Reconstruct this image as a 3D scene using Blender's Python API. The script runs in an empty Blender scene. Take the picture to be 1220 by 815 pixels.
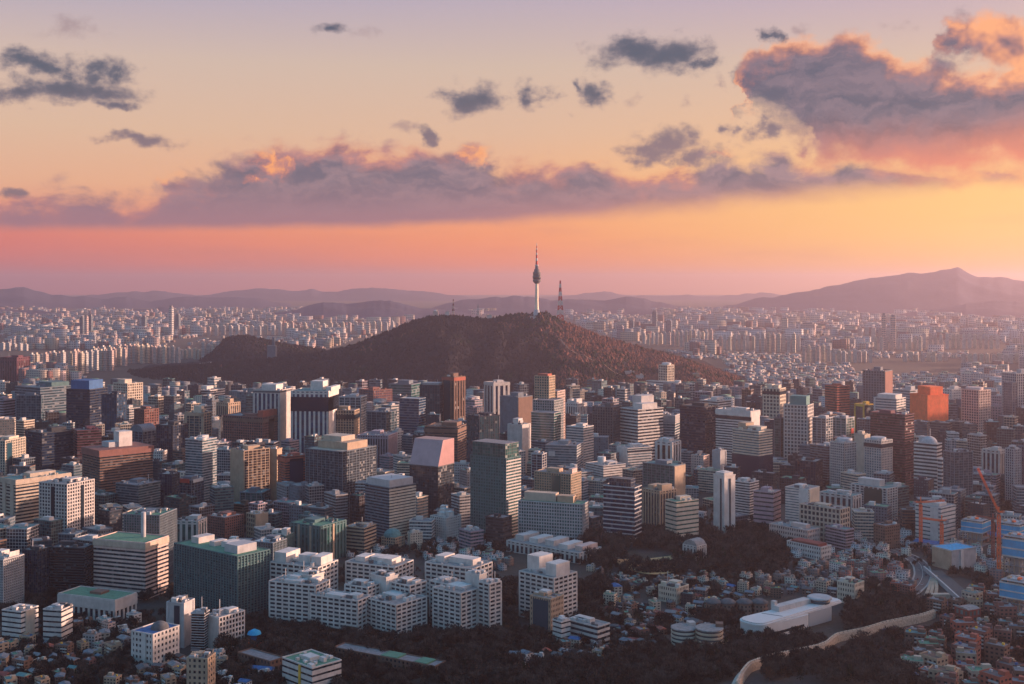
import bpy, math, random
import numpy as np
from mathutils import Vector, noise as mnoise

sc = bpy.context.scene
COL = sc.collection
rnd = random.Random(7)
F, CX, HY, CAMZ = 1441.0, 610.0, 338.0, 338.0

# ---------------------------------------------------------------- camera
cam_d = bpy.data.cameras.new("camera")
cam = bpy.data.objects.new("camera", cam_d); COL.objects.link(cam)
cam.location = (0, 0, CAMZ); cam.rotation_euler = (math.radians(90), 0, 0)
cam_d.sensor_width = 36; cam_d.lens = 36 * F / 1220
cam_d.shift_y = -(407.5 - HY) / 1220
cam_d.clip_start = 1; cam_d.clip_end = 150000
sc.camera = cam

# ---------------------------------------------------------------- light and exposure
SUN_AZ, SUN_EL = 76.0, 6.5           # degrees to the right of the view, and up
SUN_STRENGTH = 5.0
SKY_GAIN = 0.47
HAZE_DENSITY = 4.8e-5
sc.view_settings.view_transform = 'Standard'
sc.view_settings.look = 'None'
sc.view_settings.exposure = 1.1
sc.view_settings.gamma = 1.0
sd = bpy.data.lights.new("sun", 'SUN'); sd.energy = SUN_STRENGTH; sd.angle = math.radians(0.5)
sd.color = (1.0, 0.60, 0.44)
sun = bpy.data.objects.new("sun", sd); COL.objects.link(sun)
_a, _e = math.radians(SUN_AZ), math.radians(SUN_EL)
SUN_DIR = Vector((math.sin(_a) * math.cos(_e), math.cos(_a) * math.cos(_e), math.sin(_e)))
sun.rotation_euler = SUN_DIR.to_track_quat('Z', 'Y').to_euler()
sc.cycles.max_bounces = 4; sc.cycles.diffuse_bounces = 2; sc.cycles.glossy_bounces = 2
sc.cycles.transmission_bounces = 2; sc.cycles.volume_bounces = 0; sc.cycles.transparent_max_bounces = 4
sc.cycles.caustics_reflective = False; sc.cycles.caustics_refractive = False
sc.cycles.use_denoising = True


def lin(r, g, b):
    f = lambda c: c / 12.92 / 255 if c / 255 <= .04045 else ((c / 255 + .055) / 1.055) ** 2.4
    return (f(r), f(g), f(b), 1.0)


class NT:
    """small helper to write node trees"""
    def __init__(s, tree):
        s.t = tree; s.n = tree.nodes; s.l = tree.links
    def node(s, typ, **kw):
        n = s.n.new(typ)
        for k, v in kw.items(): setattr(n, k, v)
        return n
    def put(s, sock, v):
        if isinstance(v, bpy.types.NodeSocket): s.l.new(v, sock)
        elif v is not None: sock.default_value = v
    def math(s, op, a, b=None, c=None, clamp=False):
        n = s.n.new('ShaderNodeMath'); n.operation = op; n.use_clamp = clamp
        for i, v in enumerate((a, b, c)):
            if v is not None: s.put(n.inputs[i], v)
        return n.outputs[0]
    def vmath(s, op, a, b=None, c=None):
        n = s.n.new('ShaderNodeVectorMath'); n.operation = op
        for i, v in enumerate((a, b, c)):
            if v is not None: s.put(n.inputs[i], v)
        return n.outputs['Value'] if op in ('LENGTH', 'DOT_PRODUCT', 'DISTANCE') else n.outputs['Vector']
    def smooth(s, x, lo, hi, a=0.0, b=1.0, typ='SMOOTHSTEP'):
        n = s.n.new('ShaderNodeMapRange'); n.interpolation_type = typ; n.clamp = True
        s.put(n.inputs['Value'], x); s.put(n.inputs['From Min'], lo); s.put(n.inputs['From Max'], hi)
        s.put(n.inputs['To Min'], a); s.put(n.inputs['To Max'], b)
        return n.outputs[0]
    def mix(s, fac, a, b, typ='MIX'):
        n = s.n.new('ShaderNodeMix'); n.data_type = 'RGBA'; n.blend_type = typ
        s.put(n.inputs[0], fac); s.put(n.inputs[6], a); s.put(n.inputs[7], b)
        return n.outputs[2]
    def noise(s, vec, scale, detail=4.0, rough=.55, dist=0.0, dim='3D'):
        n = s.n.new('ShaderNodeTexNoise'); n.noise_dimensions = dim
        s.put(n.inputs['Vector'], vec); s.put(n.inputs['Scale'], scale); s.put(n.inputs['Detail'], detail)
        s.put(n.inputs['Roughness'], rough); s.put(n.inputs['Distortion'], dist)
        return n.outputs['Fac'], n.outputs['Color']
    def ramp(s, fac, stops, interp='LINEAR'):
        n = s.n.new('ShaderNodeValToRGB'); n.color_ramp.interpolation = interp
        e = n.color_ramp.elements
        while len(e) < len(stops): e.new(.5)
        for el, (p, c) in zip(e, stops): el.position = p; el.color = c
        s.put(n.inputs[0], fac); return n.outputs[0]
    def curve(s, fac, pts):
        n = s.n.new('ShaderNodeFloatCurve'); c = n.mapping.curves[0]
        while len(c.points) < len(pts): c.points.new(.5, .5)
        for p, (x, y) in zip(c.points, pts): p.location = (x, y); p.handle_type = 'AUTO_CLAMPED'
        n.mapping.update(); s.put(n.inputs['Value'], fac); return n.outputs[0]


# ---------------------------------------------------------------- sky: evening gradient and clouds by direction
world = bpy.data.worlds.new("World"); sc.world = world; world.use_nodes = True
W = NT(world.node_tree); W.n.clear()
tc = W.node('ShaderNodeTexCoord')
xyz = W.node('ShaderNodeSeparateXYZ'); W.l.new(tc.outputs['Generated'], xyz.inputs[0])
dx, dy, dz = xyz.outputs
az = W.math('ARCTAN2', dx, dy)                                # 0 ahead, + to the right
hyp = W.math('SQRT', W.math('ADD', W.math('MULTIPLY', dx, dx), W.math('MULTIPLY', dy, dy)))
tel = W.math('DIVIDE', dz, W.math('MAXIMUM', hyp, 1e-4))      # tan(elevation)
# picture-like units: 1 = 1000 "pixels" of the photograph
PX = W.math('MULTIPLY', az, F / 1000.0)
PY = W.math('MULTIPLY', tel, F / 1000.0)
cz = W.node('ShaderNodeCombineXYZ'); W.put(cz.inputs[0], PX); W.put(cz.inputs[1], PY)
P0 = cz.outputs[0]
def cp(px, py):
    a = math.atan((px - CX) / F); return a * F / 1000, (HY - py) / F * math.cos(a) * F / 1000

elev = W.math('ARCSINE', dz)
E = W.math('DIVIDE', elev, math.radians(90))                  # 0 horizon .. 1 zenith
k = lambda py: math.degrees(math.atan((HY - py) / F)) / 90
Ecl = W.math('MAXIMUM', E, 0.0)
S = lambda r, g, b: lin(r, g, b)
zen = [(.26, (.26, .38, .56, 1)), (.45, (.12, .39, .68, 1)), (1.0, (.06, .32, .70, 1))]
left = W.ramp(Ecl, [(0, S(196, 104, 114)), (k(310), S(218, 116, 110)), (k(282), S(226, 122, 108)), (k(225), S(232, 174, 140)), (k(160), S(222, 184, 156)), (k(80), S(210, 184, 170)), (k(0), S(178, 168, 186))] + zen)
mid = W.ramp(Ecl, [(0, S(242, 132, 100)), (k(310), S(250, 142, 98)), (k(282), S(252, 154, 100)), (k(225), S(242, 174, 126)), (k(160), S(224, 182, 152)), (k(80), S(210, 184, 166)), (k(0), S(186, 170, 182))] + zen)
right = W.ramp(Ecl, [(0, S(255, 182, 106)), (k(310), S(255, 192, 114)), (k(282), S(255, 200, 118)), (k(225), S(255, 200, 122)), (k(160), S(236, 188, 144)), (k(80), S(216, 186, 166)), (k(0), S(192, 170, 184))] + zen)
f1 = W.smooth(PX, -.58, .02, typ='LINEAR'); f2 = W.smooth(PX, .0, .52, typ='LINEAR')
sky = W.mix(f2, W.mix(f1, left, mid), right)
# the glow about the sun (outside the frame) and the cool twilight opposite to it
sdir = W.node('ShaderNodeCombineXYZ'); sdir.inputs[0].default_value = SUN_DIR.x; sdir.inputs[1].default_value = SUN_DIR.y; sdir.inputs[2].default_value = SUN_DIR.z
cosang = W.vmath('DOT_PRODUCT', tc.outputs['Generated'], sdir.outputs[0])
glow = W.math('MULTIPLY', W.smooth(cosang, .52, 1.0), W.smooth(cosang, .52, .97))
sky = W.mix(glow, sky, (3.6, 1.75, 1.0, 1))
back = W.smooth(dy, .15, -.35)
bk = W.ramp(Ecl, [(0, (.56, .47, .50, 1)), (.09, (.52, .49, .59, 1)), (.22, (.22, .45, .68, 1)), (.6, (.08, .39, .72, 1)), (1, (.06, .32, .70, 1))])
sky = W.mix(W.math('MULTIPLY', back, W.math('SUBTRACT', 1.0, glow)), sky, bk)

# -- clouds
wn, wc = W.noise(P0, 13.0, 6, .62)
wofs = W.vmath('MULTIPLY', W.vmath('SUBTRACT', wc, (.5, .5, .5)), (.13, .06, 0))
P1 = W.vmath('ADD', P0, wofs)
sp = W.node('ShaderNodeSeparateXYZ'); W.l.new(P1, sp.inputs[0]); QX, QY = sp.outputs[0], sp.outputs[1]
PXN = W.math('ADD', W.math('MULTIPLY', QX, .5), .5)           # -1..1 -> 0..1
def prof(pts): return [((cp(x, y)[0]) * .5 + .5, cp(x, y)[1]) for x, y in pts]
top_y = W.curve(PXN, prof([(-420, 240), (-100, 240), (0, 240), (55, 230), (135, 224), (180, 218), (205, 195), (250, 190), (300, 172), (370, 156), (425, 152), (462, 172), (520, 164), (570, 176), (606, 196), (650, 180), (700, 190), (760, 192), (850, 186), (950, 176), (1040, 184), (1300, 214), (1700, 226)]))
bot_y = W.curve(PXN, prof([(-420, 280), (0, 277), (300, 276), (500, 272), (600, 269), (740, 262), (900, 250), (1000, 240), (1100, 232), (1200, 226), (1700, 236)]))
nf1 = W.noise(W.vmath('MULTIPLY', P0, (1.0, 1.7, 1)), 15.0, 8, .62, .25)[0]
nb = W.math('SUBTRACT', nf1, .5)
d_top = W.math('MULTIPLY', W.math('SUBTRACT', top_y, QY), 34.0)
d_bot = W.math('MULTIPLY', W.math('SUBTRACT', PY, bot_y), 70.0)
band = W.math('MINIMUM', W.math('ADD', d_top, W.math('MULTIPLY', nb, 3.6)), W.math('ADD', W.math('MULTIPLY', d_bot, W.smooth(PX, -.15, .25, 1.0, .45)), W.math('MULTIPLY', nb, .7)))
a_band = W.math('MULTIPLY', W.smooth(band, -.15, .9), .94)
top2 = W.curve(PXN, prof([(700, 200), (872, 172), (888, 92), (925, 56), (975, 50), (1040, 60), (1100, 74), (1170, 86), (1260, 84), (1500, 110), (1700, 150)]))
bot2 = W.curve(PXN, prof([(700, 130), (872, 126), (905, 134), (945, 152), (975, 192), (1100, 202), (1300, 206), (1700, 200)]))
n2 = W.math('SUBTRACT', W.noise(W.vmath('MULTIPLY', P0, (1.0, 1.5, 1)), 14.0, 9, .62, .1)[0], .5)
d2t = W.math('ADD', W.math('MULTIPLY_ADD', W.math('SUBTRACT', top2, QY), 34.0, .3), W.math('MULTIPLY', n2, 3.0))
d2b = W.math('ADD', W.math('MULTIPLY_ADD', W.math('SUBTRACT', QY, bot2), 20.0, .25), W.math('MULTIPLY', n2, 1.8))
big = W.math('MINIMUM', d2t, d2b)
def blobs(lst, src=P1, start=None):
    acc = start
    for (x, y, rx, ry, kk) in lst:
        c = cp(x, y)
        q = W.vmath('MULTIPLY', W.vmath('SUBTRACT', src, (c[0], c[1], 0)), (1000 / rx, 1000 / ry, 0))
        d = W.math('MULTIPLY', W.math('SUBTRACT', kk, W.vmath('LENGTH', q)), 1.0)
        acc = d if acc is None else W.math('MAXIMUM', acc, d)
    return acc
ur = blobs([(1190, 52, 70, 36, 1.0), (1130, 52, 24, 22, 1.0), (1215, 85, 24, 34, 1.0)])
big = W.math('MAXIMUM', big, W.math('ADD', W.math('MULTIPLY', ur, 1.8), W.math('MULTIPLY', n2, 2.0)))
a_big = W.math('MULTIPLY', W.smooth(big, -.1, .75), .96)
small = blobs([(45, 76, 46, 15, 1.05), (112, 86, 36, 22, 1.05), (75, 108, 88, 16, 1.05), (20, 112, 40, 12, 1), (132, 124, 28, 8, 1), (166, 165, 46, 10, 1), (392, 34, 28, 10, .9),
               (567, 115, 38, 22, 1.1), (780, 60, 72, 25, 1.1), (830, 70, 26, 10, 1), (715, 105, 28, 18, 1), (634, 112, 26, 18, .9), (690, 99, 14, 9, .8), (786, 173, 46, 24, 1.0),
               (870, 160, 20, 12, .8), (908, 150, 26, 20, .85), (916, 42, 12, 15, .85), (518, 158, 18, 13, .9), (20, 237, 26, 8, .95), (900, 92, 20, 28, .8), (820, 190, 30, 12, .8)])
n3 = W.math('SUBTRACT', W.noise(W.vmath('MULTIPLY', P0, (1, 1.5, 1)), 26.0, 8, .62, .15)[0], .5)
d_small = W.math('ADD', W.math('MULTIPLY_ADD', small, 1.5, .14), W.math('MULTIPLY', n3, 3.2))
a_small = W.math('MULTIPLY', W.smooth(d_small, -.1, 1.15), .92)
wisp = blobs([(86, 33, 56, 22, .75), (440, 40, 40, 16, .6), (860, 98, 12, 14, .7), (818, 126, 20, 14, .65), (762, 120, 26, 14, .65), (676, 138, 20, 8, .7), (480, 150, 34, 11, .9), (950, 40, 30, 20, .6), (1060, 35, 40, 14, .5), (690, 60, 30, 12, .5)])
d_wisp = W.math('ADD', wisp, W.math('MULTIPLY', n3, 2.4))
a_wisp = W.math('MULTIPLY', W.smooth(d_wisp, .0, .9), .55)
# thin streaks low in the warm sky
st = W.noise(W.vmath('MULTIPLY', P0, (1.0, 7.0, 1)), 3.2, 6, .6)[0]
a_st = W.math('MULTIPLY', W.math('MULTIPLY', W.smooth(st, .46, .72), W.smooth(PY, .12, .03)), .38)
sky_c = W.mix(a_st, sky, W.mix(f2, S(196, 122, 120), S(240, 172, 122)))
# colours: slate small clouds, mauve band, sun-caught edges
tone = W.smooth(W.noise(W.vmath('MULTIPLY', P1, (1, 2.6, 1)), 16.0, 7, .62, .3)[0], .36, .64)
warm_r = W.smooth(PX, -.1, .6, typ='LINEAR')
c_small = W.mix(W.smooth(d_small, .3, 1.6), S(124, 114, 126), S(56, 74, 98))
c_small = W.mix(W.smooth(PY, .24, .15), c_small, S(122, 104, 118))
base_b = W.mix(W.smooth(PY, .13, .07), W.mix(tone, S(92, 92, 116), S(150, 124, 136)), W.mix(warm_r, S(150, 114, 130), S(206, 132, 118)))
low_b = W.smooth(W.math('SUBTRACT', PY, bot_y), .03, .0)
c_band = W.mix(W.math('MULTIPLY', low_b, .5), base_b, W.mix(warm_r, S(158, 108, 122), S(232, 150, 112)))
patch = blobs([(322, 188, 40, 17, 1.1), (560, 186, 46, 18, 1.15), (520, 178, 26, 12, 1), (690, 187, 58, 10, 1.1), (640, 184, 30, 10, 1), (290, 214, 22, 10, .9), (215, 204, 36, 9, .9), (480, 178, 20, 10, .7), (385, 165, 40, 9, .8), (60, 244, 40, 7, .8), (850, 188, 60, 9, .7)])
puff = W.math('SUBTRACT', W.noise(W.vmath('MULTIPLY', P1, (1, 1.5, 1)), 22.0, 6, .58, .3)[0], .5)
edge = W.math('MULTIPLY', W.smooth(W.math('ADD', d_top, W.math('MULTIPLY', nb, 3.6)), 1.5, .2), W.smooth(W.noise(P0, 6.0, 3, .5)[0], .40, .58))
lit_b = W.math('MAXIMUM', W.math('MULTIPLY', edge, .8), W.smooth(W.math('ADD', W.math('MULTIPLY', patch, 1.2), W.math('MULTIPLY', puff, 5.5)), .1, 1.5))
c_band = W.mix(lit_b, c_band, W.mix(W.smooth(lit_b, .4, 1.0), S(222, 132, 116), S(255, 166, 104)))
base_g = W.mix(W.smooth(QY, cp(0, 195)[1], cp(0, 120)[1]), W.mix(warm_r, S(176, 112, 120), S(236, 134, 104)), W.mix(tone, S(74, 82, 106), S(126, 110, 126)))
rim = W.math('MULTIPLY', W.smooth(d2t, 1.35, .25), W.smooth(W.noise(P0, 11.0, 4, .6)[0], .36, .56))
rim = W.math('MAXIMUM', rim, W.math('MULTIPLY', W.smooth(blobs([(1125, 48, 34, 26, 1), (1195, 34, 70, 14, .9), (1180, 92, 30, 10, .9)]), -.1, .7), W.smooth(n2, -.16, .10)))
c_big = W.mix(rim, base_g, W.mix(rim, S(222, 126, 108), S(255, 172, 118)))
sky_c = W.mix(a_wisp, sky_c, S(150, 124, 130))
sky_c = W.mix(a_small, sky_c, c_small)
sky_c = W.mix(a_big, sky_c, c_big)
sky_c = W.mix(a_band, sky_c, c_band)
below = W.smooth(E, -.002, -.03)
sky_c = W.mix(below, sky_c, (.16, .12, .14, 1))
nish = W.node('ShaderNodeTexSky', sky_type='NISHITA'); nish.sun_disc = False
nish.sun_elevation = _e; nish.sun_rotation = _a
bg1 = W.node('ShaderNodeBackground'); W.put(bg1.inputs[0], sky_c); bg1.inputs[1].default_value = SKY_GAIN
bg2 = W.node('ShaderNodeBackground'); W.put(bg2.inputs[0], nish.outputs[0]); bg2.inputs[1].default_value = 0.004
add = W.node('ShaderNodeAddShader'); W.l.new(bg1.outputs[0], add.inputs[0]); W.l.new(bg2.outputs[0], add.inputs[1])
wo = W.node('ShaderNodeOutputWorld'); W.l.new(add.outputs[0], wo.inputs['Surface'])
world.cycles.sampling_method = 'MANUAL'; world.cycles.sample_map_resolution = 1024
# ---------------------------------------------------------------- materials
MATS = {}
def new_mat(name):
    m = bpy.data.materials.new(name); m.use_nodes = True
    t = NT(m.node_tree); b = t.n['Principled BSDF']
    return m, t, b

def mat_plain(name, col, rough=.8, var=.18, scale=.25, metal=0.0, spec=.3):
    """a painted, stone or metal surface with faint weathering"""
    if name in MATS: return MATS[name]
    m, t, b = new_mat(name)
    tcn = t.node('ShaderNodeTexCoord'); oi = t.node('ShaderNodeObjectInfo')
    geo = t.node('ShaderNodeNewGeometry')
    n1 = t.noise(geo.outputs['Position'], scale, 4, .6)[0]
    n2 = t.noise(t.vmath('MULTIPLY', geo.outputs['Position'], (1, 1, .25)), scale * 4, 3, .6)[0]
    v = t.math('ADD', t.smooth(n1, .3, .7, 1 - var, 1 + var, 'LINEAR'), t.smooth(n2, .3, .7, -var * .5, var * .5, 'LINEAR'))
    c = t.mix(1.0, tuple(col[:3]) + (1,), t.mix(1.0, (1, 1, 1, 1), (1, 1, 1, 1)), 'MULTIPLY')
    vm = t.vmath('MULTIPLY', tuple(col[:3]), None)
    n = vm.node; cx = t.node('ShaderNodeCombineXYZ')
    for i in range(3): t.put(cx.inputs[i], v)
    t.l.new(cx.outputs[0], n.inputs[1])
    t.l.new(vm, b.inputs['Base Color'])
    b.inputs['Roughness'].default_value = rough; b.inputs['Metallic'].default_value = metal
    b.inputs['Specular IOR Level'].default_value = spec
    MATS[name] = m; return m

# ---------------------------------------------------------------- mesh helpers
def link(o, parent=None):
    COL.objects.link(o)
    if parent is not None: o.parent = parent
    return o
def mesh_obj(name, verts, faces, mat, parent=None, smooth=False, uv=None, col=None):
    me = bpy.data.meshes.new(name)
    verts = np.asarray(verts, dtype=np.float32).reshape(-1, 3)
    if isinstance(faces, np.ndarray):
        nf, k = faces.shape
        me.vertices.add(len(verts)); me.vertices.foreach_set('co', verts.ravel())
        me.loops.add(nf * k); me.loops.foreach_set('vertex_index', faces.astype(np.int32).ravel())
        me.polygons.add(nf); me.polygons.foreach_set('loop_start', np.arange(0, nf * k, k, dtype=np.int32))
        me.polygons.foreach_set('loop_total', np.full(nf, k, dtype=np.int32))
        me.update(calc_edges=True)
    else:
        me.from_pydata([tuple(v) for v in verts], [], faces); me.update()
    if uv is not None:
        l = me.uv_layers.new(name='UVMap'); l.data.foreach_set('uv', np.asarray(uv, dtype=np.float32).ravel())
    if col is not None:      # one colour per face
        a = me.color_attributes.new('Col', 'FLOAT_COLOR', 'CORNER')
        k = len(me.polygons[0].vertices)
        a.data.foreach_set('color', np.repeat(np.asarray(col, dtype=np.float32), k, axis=0).ravel())
    if smooth: me.polygons.foreach_set('use_smooth', np.ones(len(me.polygons), dtype=bool))
    for mm in (mat if isinstance(mat, (list, tuple)) else [mat]): me.materials.append(mm)
    o = bpy.data.objects.new(name, me); return link(o, parent)
def tag(o, label=None, cat=None, group=None, kind=None):
    if label: o['label'] = label
    if cat: o['category'] = cat
    if group: o['group'] = group
    if kind: o['kind'] = kind
    return o
def empty(name, loc, rz=0.0):
    o = bpy.data.objects.new(name, None); o.location = loc; o.rotation_euler = (0, 0, rz)
    o.empty_display_size = 1; return link(o)

# ---------------------------------------------------------------- the lie of the land
def fbm(x, y, seed=0, octs=5, base=1.0):
    """cheap vectorised value noise, -1..1"""
    x = np.asarray(x, float); y = np.asarray(y, float); out = np.zeros(np.broadcast(x, y).shape); amp = 1.0; tot = 0
    for o in range(octs):
        fx, fy = x * base * 2 ** o + 17.3 * o + seed, y * base * 2 ** o - 9.1 * o + seed * 1.7
        ix, iy = np.floor(fx), np.floor(fy); tx, ty = fx - ix, fy - iy
        tx = tx * tx * (3 - 2 * tx); ty = ty * ty * (3 - 2 * ty)
        h = lambda a, b: np.modf(np.sin(a * 127.1 + b * 311.7 + seed * 13.7) * 43758.5453)[0] % 1.0
        v = (h(ix, iy) * (1 - tx) + h(ix + 1, iy) * tx) * (1 - ty) + (h(ix, iy + 1) * (1 - tx) + h(ix + 1, iy + 1) * tx) * ty
        out = out + amp * (v * 2 - 1); tot += amp; amp *= .5
    return out / tot

def gz(x, y):
    """height of the ground (without the far hills)"""
    x = np.asarray(x, float); y = np.asarray(y, float)
    z = 30 + 34 * np.exp(-((x - 215) / 150) ** 2 - ((y - 800) / 150) ** 2)
    z = z + 12 * np.exp(-((x - 120) / 120) ** 2 - ((y - 1380) / 90) ** 2)
    z = z + 22 * np.exp(-((x + 60) / 300) ** 2 - ((y - 760) / 90) ** 2)
    return z
def ground(px, py):
    """the point of the ground that the photograph shows at px, py"""
    u = (px - CX) / F; t = (py - HY) / F; y = 300 / t
    for _ in range(30): y = y * .5 + .5 * (CAMZ - float(gz(u * y, y))) / t
    return u * y, y, float(gz(u * y, y))
def project(x, y, z): return CX + F * x / y, HY - F * (z - CAMZ) / y

# ground sheet: fine near, coarse far
us = np.linspace(-1, 1, 141); ys = np.concatenate([np.linspace(-1500, 100, 12), np.linspace(120, 1500, 70), np.geomspace(1530, 33000, 60)])
U, Y = np.meshgrid(us, ys); X = U * (2600 + .58 * np.maximum(Y, 0))
V = np.stack([X, Y, gz(X, Y)], -1).reshape(-1, 3)
nu = len(us); idx = np.arange(len(us) * len(ys)).reshape(len(ys), nu)
Q = np.stack([idx[:-1, :-1], idx[:-1, 1:], idx[1:, 1:], idx[1:, :-1]], -1).reshape(-1, 4)
m, t, b = new_mat('city_ground')
geo = t.node('ShaderNodeNewGeometry'); pos = geo.outputs['Position']
n1 = t.noise(pos, .012, 5, .6)[0]; n2 = t.noise(pos, .06, 5, .65)[0]; n3 = t.noise(pos, .5, 3, .6)[0]
c = t.mix(t.smooth(n1, .42, .58), (.026, .026, .030, 1), (.034, .030, .024, 1))
c = t.mix(t.smooth(n2, .48, .60), c, (.020, .024, .016, 1))
c = t.mix(t.smooth(n2, .36, .26), c, (.11, .10, .09, 1))
c = t.mix(t.smooth(n3, .35, .7, 0, .35), c, (.10, .09, .08, 1))
t.l.new(c, b.inputs['Base Color']); b.inputs['Roughness'].default_value = .95
tag(mesh_obj('ground', V, Q, m, smooth=True), kind='structure')

# ---------------------------------------------------------------- the wooded hill under the tower
HILLY = 4200.0
crest_px = np.array([(40, 470), (90, 456), (130, 445), (200, 437), (260, 432), (330, 425), (389, 417), (427, 407), (463, 393), (491, 381), (516, 376), (534, 374), (556, 375), (574, 378), (592, 376.5), (600, 374), (618, 371.5), (635, 371.5), (651, 370), (665, 378), (689, 388), (716, 399), (751, 408), (775, 415), (816, 427), (843, 437), (870, 446), (905, 462), (940, 474)], float)
def crest_z(px): return CAMZ - (np.interp(px, crest_px[:, 0], crest_px[:, 1]) - HY) / F * HILLY
def hill_z(x, y):
    x = np.asarray(x, float); y = np.asarray(y, float)
    px = CX + F * x / y
    top = crest_z(px) - 6
    wf = np.interp(px, [0, 250, 450, 640, 760, 900], [420, 620, 900, 1050, 900, 500]) * (1 + .10 * fbm(px / 90, 0 * px, 3, 3))
    s = np.clip((HILLY - y) / wf, 0, 1); sb = np.clip((y - HILLY) / 900, 0, 1)
    s = np.maximum(s, sb)
    base = 22.0
    prof_ = (1 - s) ** 1.15 * (1 - .25 * s)
    n = fbm(px / 55 + .25 * s, s * 1.2, 5, 4)                       # spurs running down the slope
    n2 = fbm(x / 90, y / 130, 9, 4)
    h = base + np.maximum(top - base, -6) * prof_
    h = h + np.maximum(top - base, 0) * (.42 * n + .08 * n2) * np.sin(np.pi * np.clip(s, 0, 1)) ** .8
    return h
hx = np.linspace(20, 960, 300); hy = np.linspace(3050, 5100, 170)
PXg, Yg = np.meshgrid(hx, hy); Xg = (PXg - CX) / F * Yg; Zg = hill_z(Xg, Yg)
V = np.stack([Xg, Yg, Zg], -1).reshape(-1, 3); nn = len(hx); idx = np.arange(V.shape[0]).reshape(len(hy), nn)
Q = np.stack([idx[:-1, :-1], idx[:-1, 1:], idx[1:, 1:], idx[1:, :-1]], -1).reshape(-1, 4)
def mat_wood(name, a, bcol, sc_=.02):
    m, t, b = new_mat(name); geo = t.node('ShaderNodeNewGeometry')
    n1 = t.noise(geo.outputs['Position'], sc_, 6, .65)[0]; n2 = t.noise(geo.outputs['Position'], sc_ * 9, 4, .7)[0]
    c = t.mix(t.smooth(n1, .4, .6), a, bcol); c = t.mix(t.smooth(n2, .3, .75, 0, .6), c, tuple(x * 1.9 for x in a[:3]) + (1,))
    t.l.new(c, b.inputs['Base Color']); b.inputs['Roughness'].default_value = 1; b.inputs['Specular IOR Level'].default_value = .1
    bp = t.node('ShaderNodeBump'); bp.inputs['Strength'].default_value = .8; bp.inputs['Distance'].default_value = 6
    t.l.new(n2, bp.inputs['Height']); t.l.new(bp.outputs[0], b.inputs['Normal'])
    return m
M_hill = mat_wood('bare_woodland_slope', (.020, .020, .026, 1), (.016, .017, .022, 1))
tag(mesh_obj('hill', V, Q, M_hill, smooth=True), kind='structure')
# the small wooded hill beyond it to the side
hx = np.linspace(225, 430, 80); hy = np.linspace(4250, 5400, 50)
sp_ = np.array([(225, 440), (255, 416), (268, 404), (282, 400), (296, 400), (312, 404), (335, 409), (365, 413), (395, 419), (430, 440)], float)
PXg, Yg = np.meshgrid(hx, hy); Xg = (PXg - CX) / F * Yg
tp = CAMZ - (np.interp(PXg, sp_[:, 0], sp_[:, 1]) - HY) / F * 4850
Zg = 20 + (tp - 20) * np.cos(np.clip(np.abs(Yg - 4850) / 560, 0, 1) * np.pi / 2) ** 1.2 + 3 * fbm(Xg / 40, Yg / 40, 2, 3) - 4
V = np.stack([Xg, Yg, Zg], -1).reshape(-1, 3); nn = len(hx); idx = np.arange(V.shape[0]).reshape(len(hy), nn)
Q = np.stack([idx[:-1, :-1], idx[:-1, 1:], idx[1:, 1:], idx[1:, :-1]], -1).reshape(-1, 4)
tag(mesh_obj('hill', V, Q, M_hill, smooth=True), kind='structure')

# its last spur toward the low quarter
spur_px = np.array([(690, 476), (730, 462), (770, 448), (800, 438), (820, 434), (843, 440), (870, 448), (890, 456), (906, 464), (925, 474)], float)
def spur_z(x, y):
    px = CX + F * np.asarray(x, float) / y
    tp = CAMZ - (np.interp(px, spur_px[:, 0], spur_px[:, 1]) - HY) / F * 3800
    return 22 + np.maximum(tp - 26, -8) * np.cos(np.clip(np.abs(np.asarray(y, float) - 3800) / 340, 0, 1) * np.pi / 2) ** 1.3 * (1 + .12 * fbm(px / 30, np.asarray(y, float) / 150, 6, 3))
hx = np.linspace(690, 925, 90); hy = np.linspace(3440, 4140, 50)
PXg, Yg = np.meshgrid(hx, hy); Xg = (PXg - CX) / F * Yg
V = np.stack([Xg, Yg, spur_z(Xg, Yg)], -1).reshape(-1, 3); nn = len(hx); idx = np.arange(V.shape[0]).reshape(len(hy), nn)
Q = np.stack([idx[:-1, :-1], idx[:-1, 1:], idx[1:, 1:], idx[1:, :-1]], -1).reshape(-1, 4)
tag(mesh_obj('hill', V, Q, M_hill, smooth=True), kind='structure')

# ---------------------------------------------------------------- far mountains, one ridge after another
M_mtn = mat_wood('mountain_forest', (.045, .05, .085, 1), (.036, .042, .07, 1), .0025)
def mountain(pts, dist, depth, seed, rough=.2):
    pts = np.array(pts, float)
    px = np.linspace(pts[0, 0], pts[-1, 0], 220); s = np.linspace(-1, 1, 41)
    PXg, Sg = np.meshgrid(px, s)
    Yg = dist + Sg * depth; Xg = (PXg - CX) / F * Yg
    py = np.interp(PXg, pts[:, 0], pts[:, 1])
    top = CAMZ - (py - HY) / F * dist
    k_ = 1 - np.abs(Sg)
    nz = fbm(PXg / 60 + Sg * 1.5, Sg * 2.2, seed, 5)
    sk = fbm(PXg / 22, 0 * PXg, seed + 3, 4)
    Zg = 10 + (top - 10) * k_ ** .8 * (1 + rough * 2.0 * nz * np.sin(np.pi * k_)) + sk * dist / F * 3.2 * k_
    V = np.stack([Xg, Yg, Zg], -1).reshape(-1, 3); idx = np.arange(V.shape[0]).reshape(len(s), len(px))
    Q = np.stack([idx[:-1, :-1], idx[:-1, 1:], idx[1:, 1:], idx[1:, :-1]], -1).reshape(-1, 4)
    return tag(mesh_obj('mountain', V, Q, M_mtn, smooth=True), kind='structure')
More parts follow.
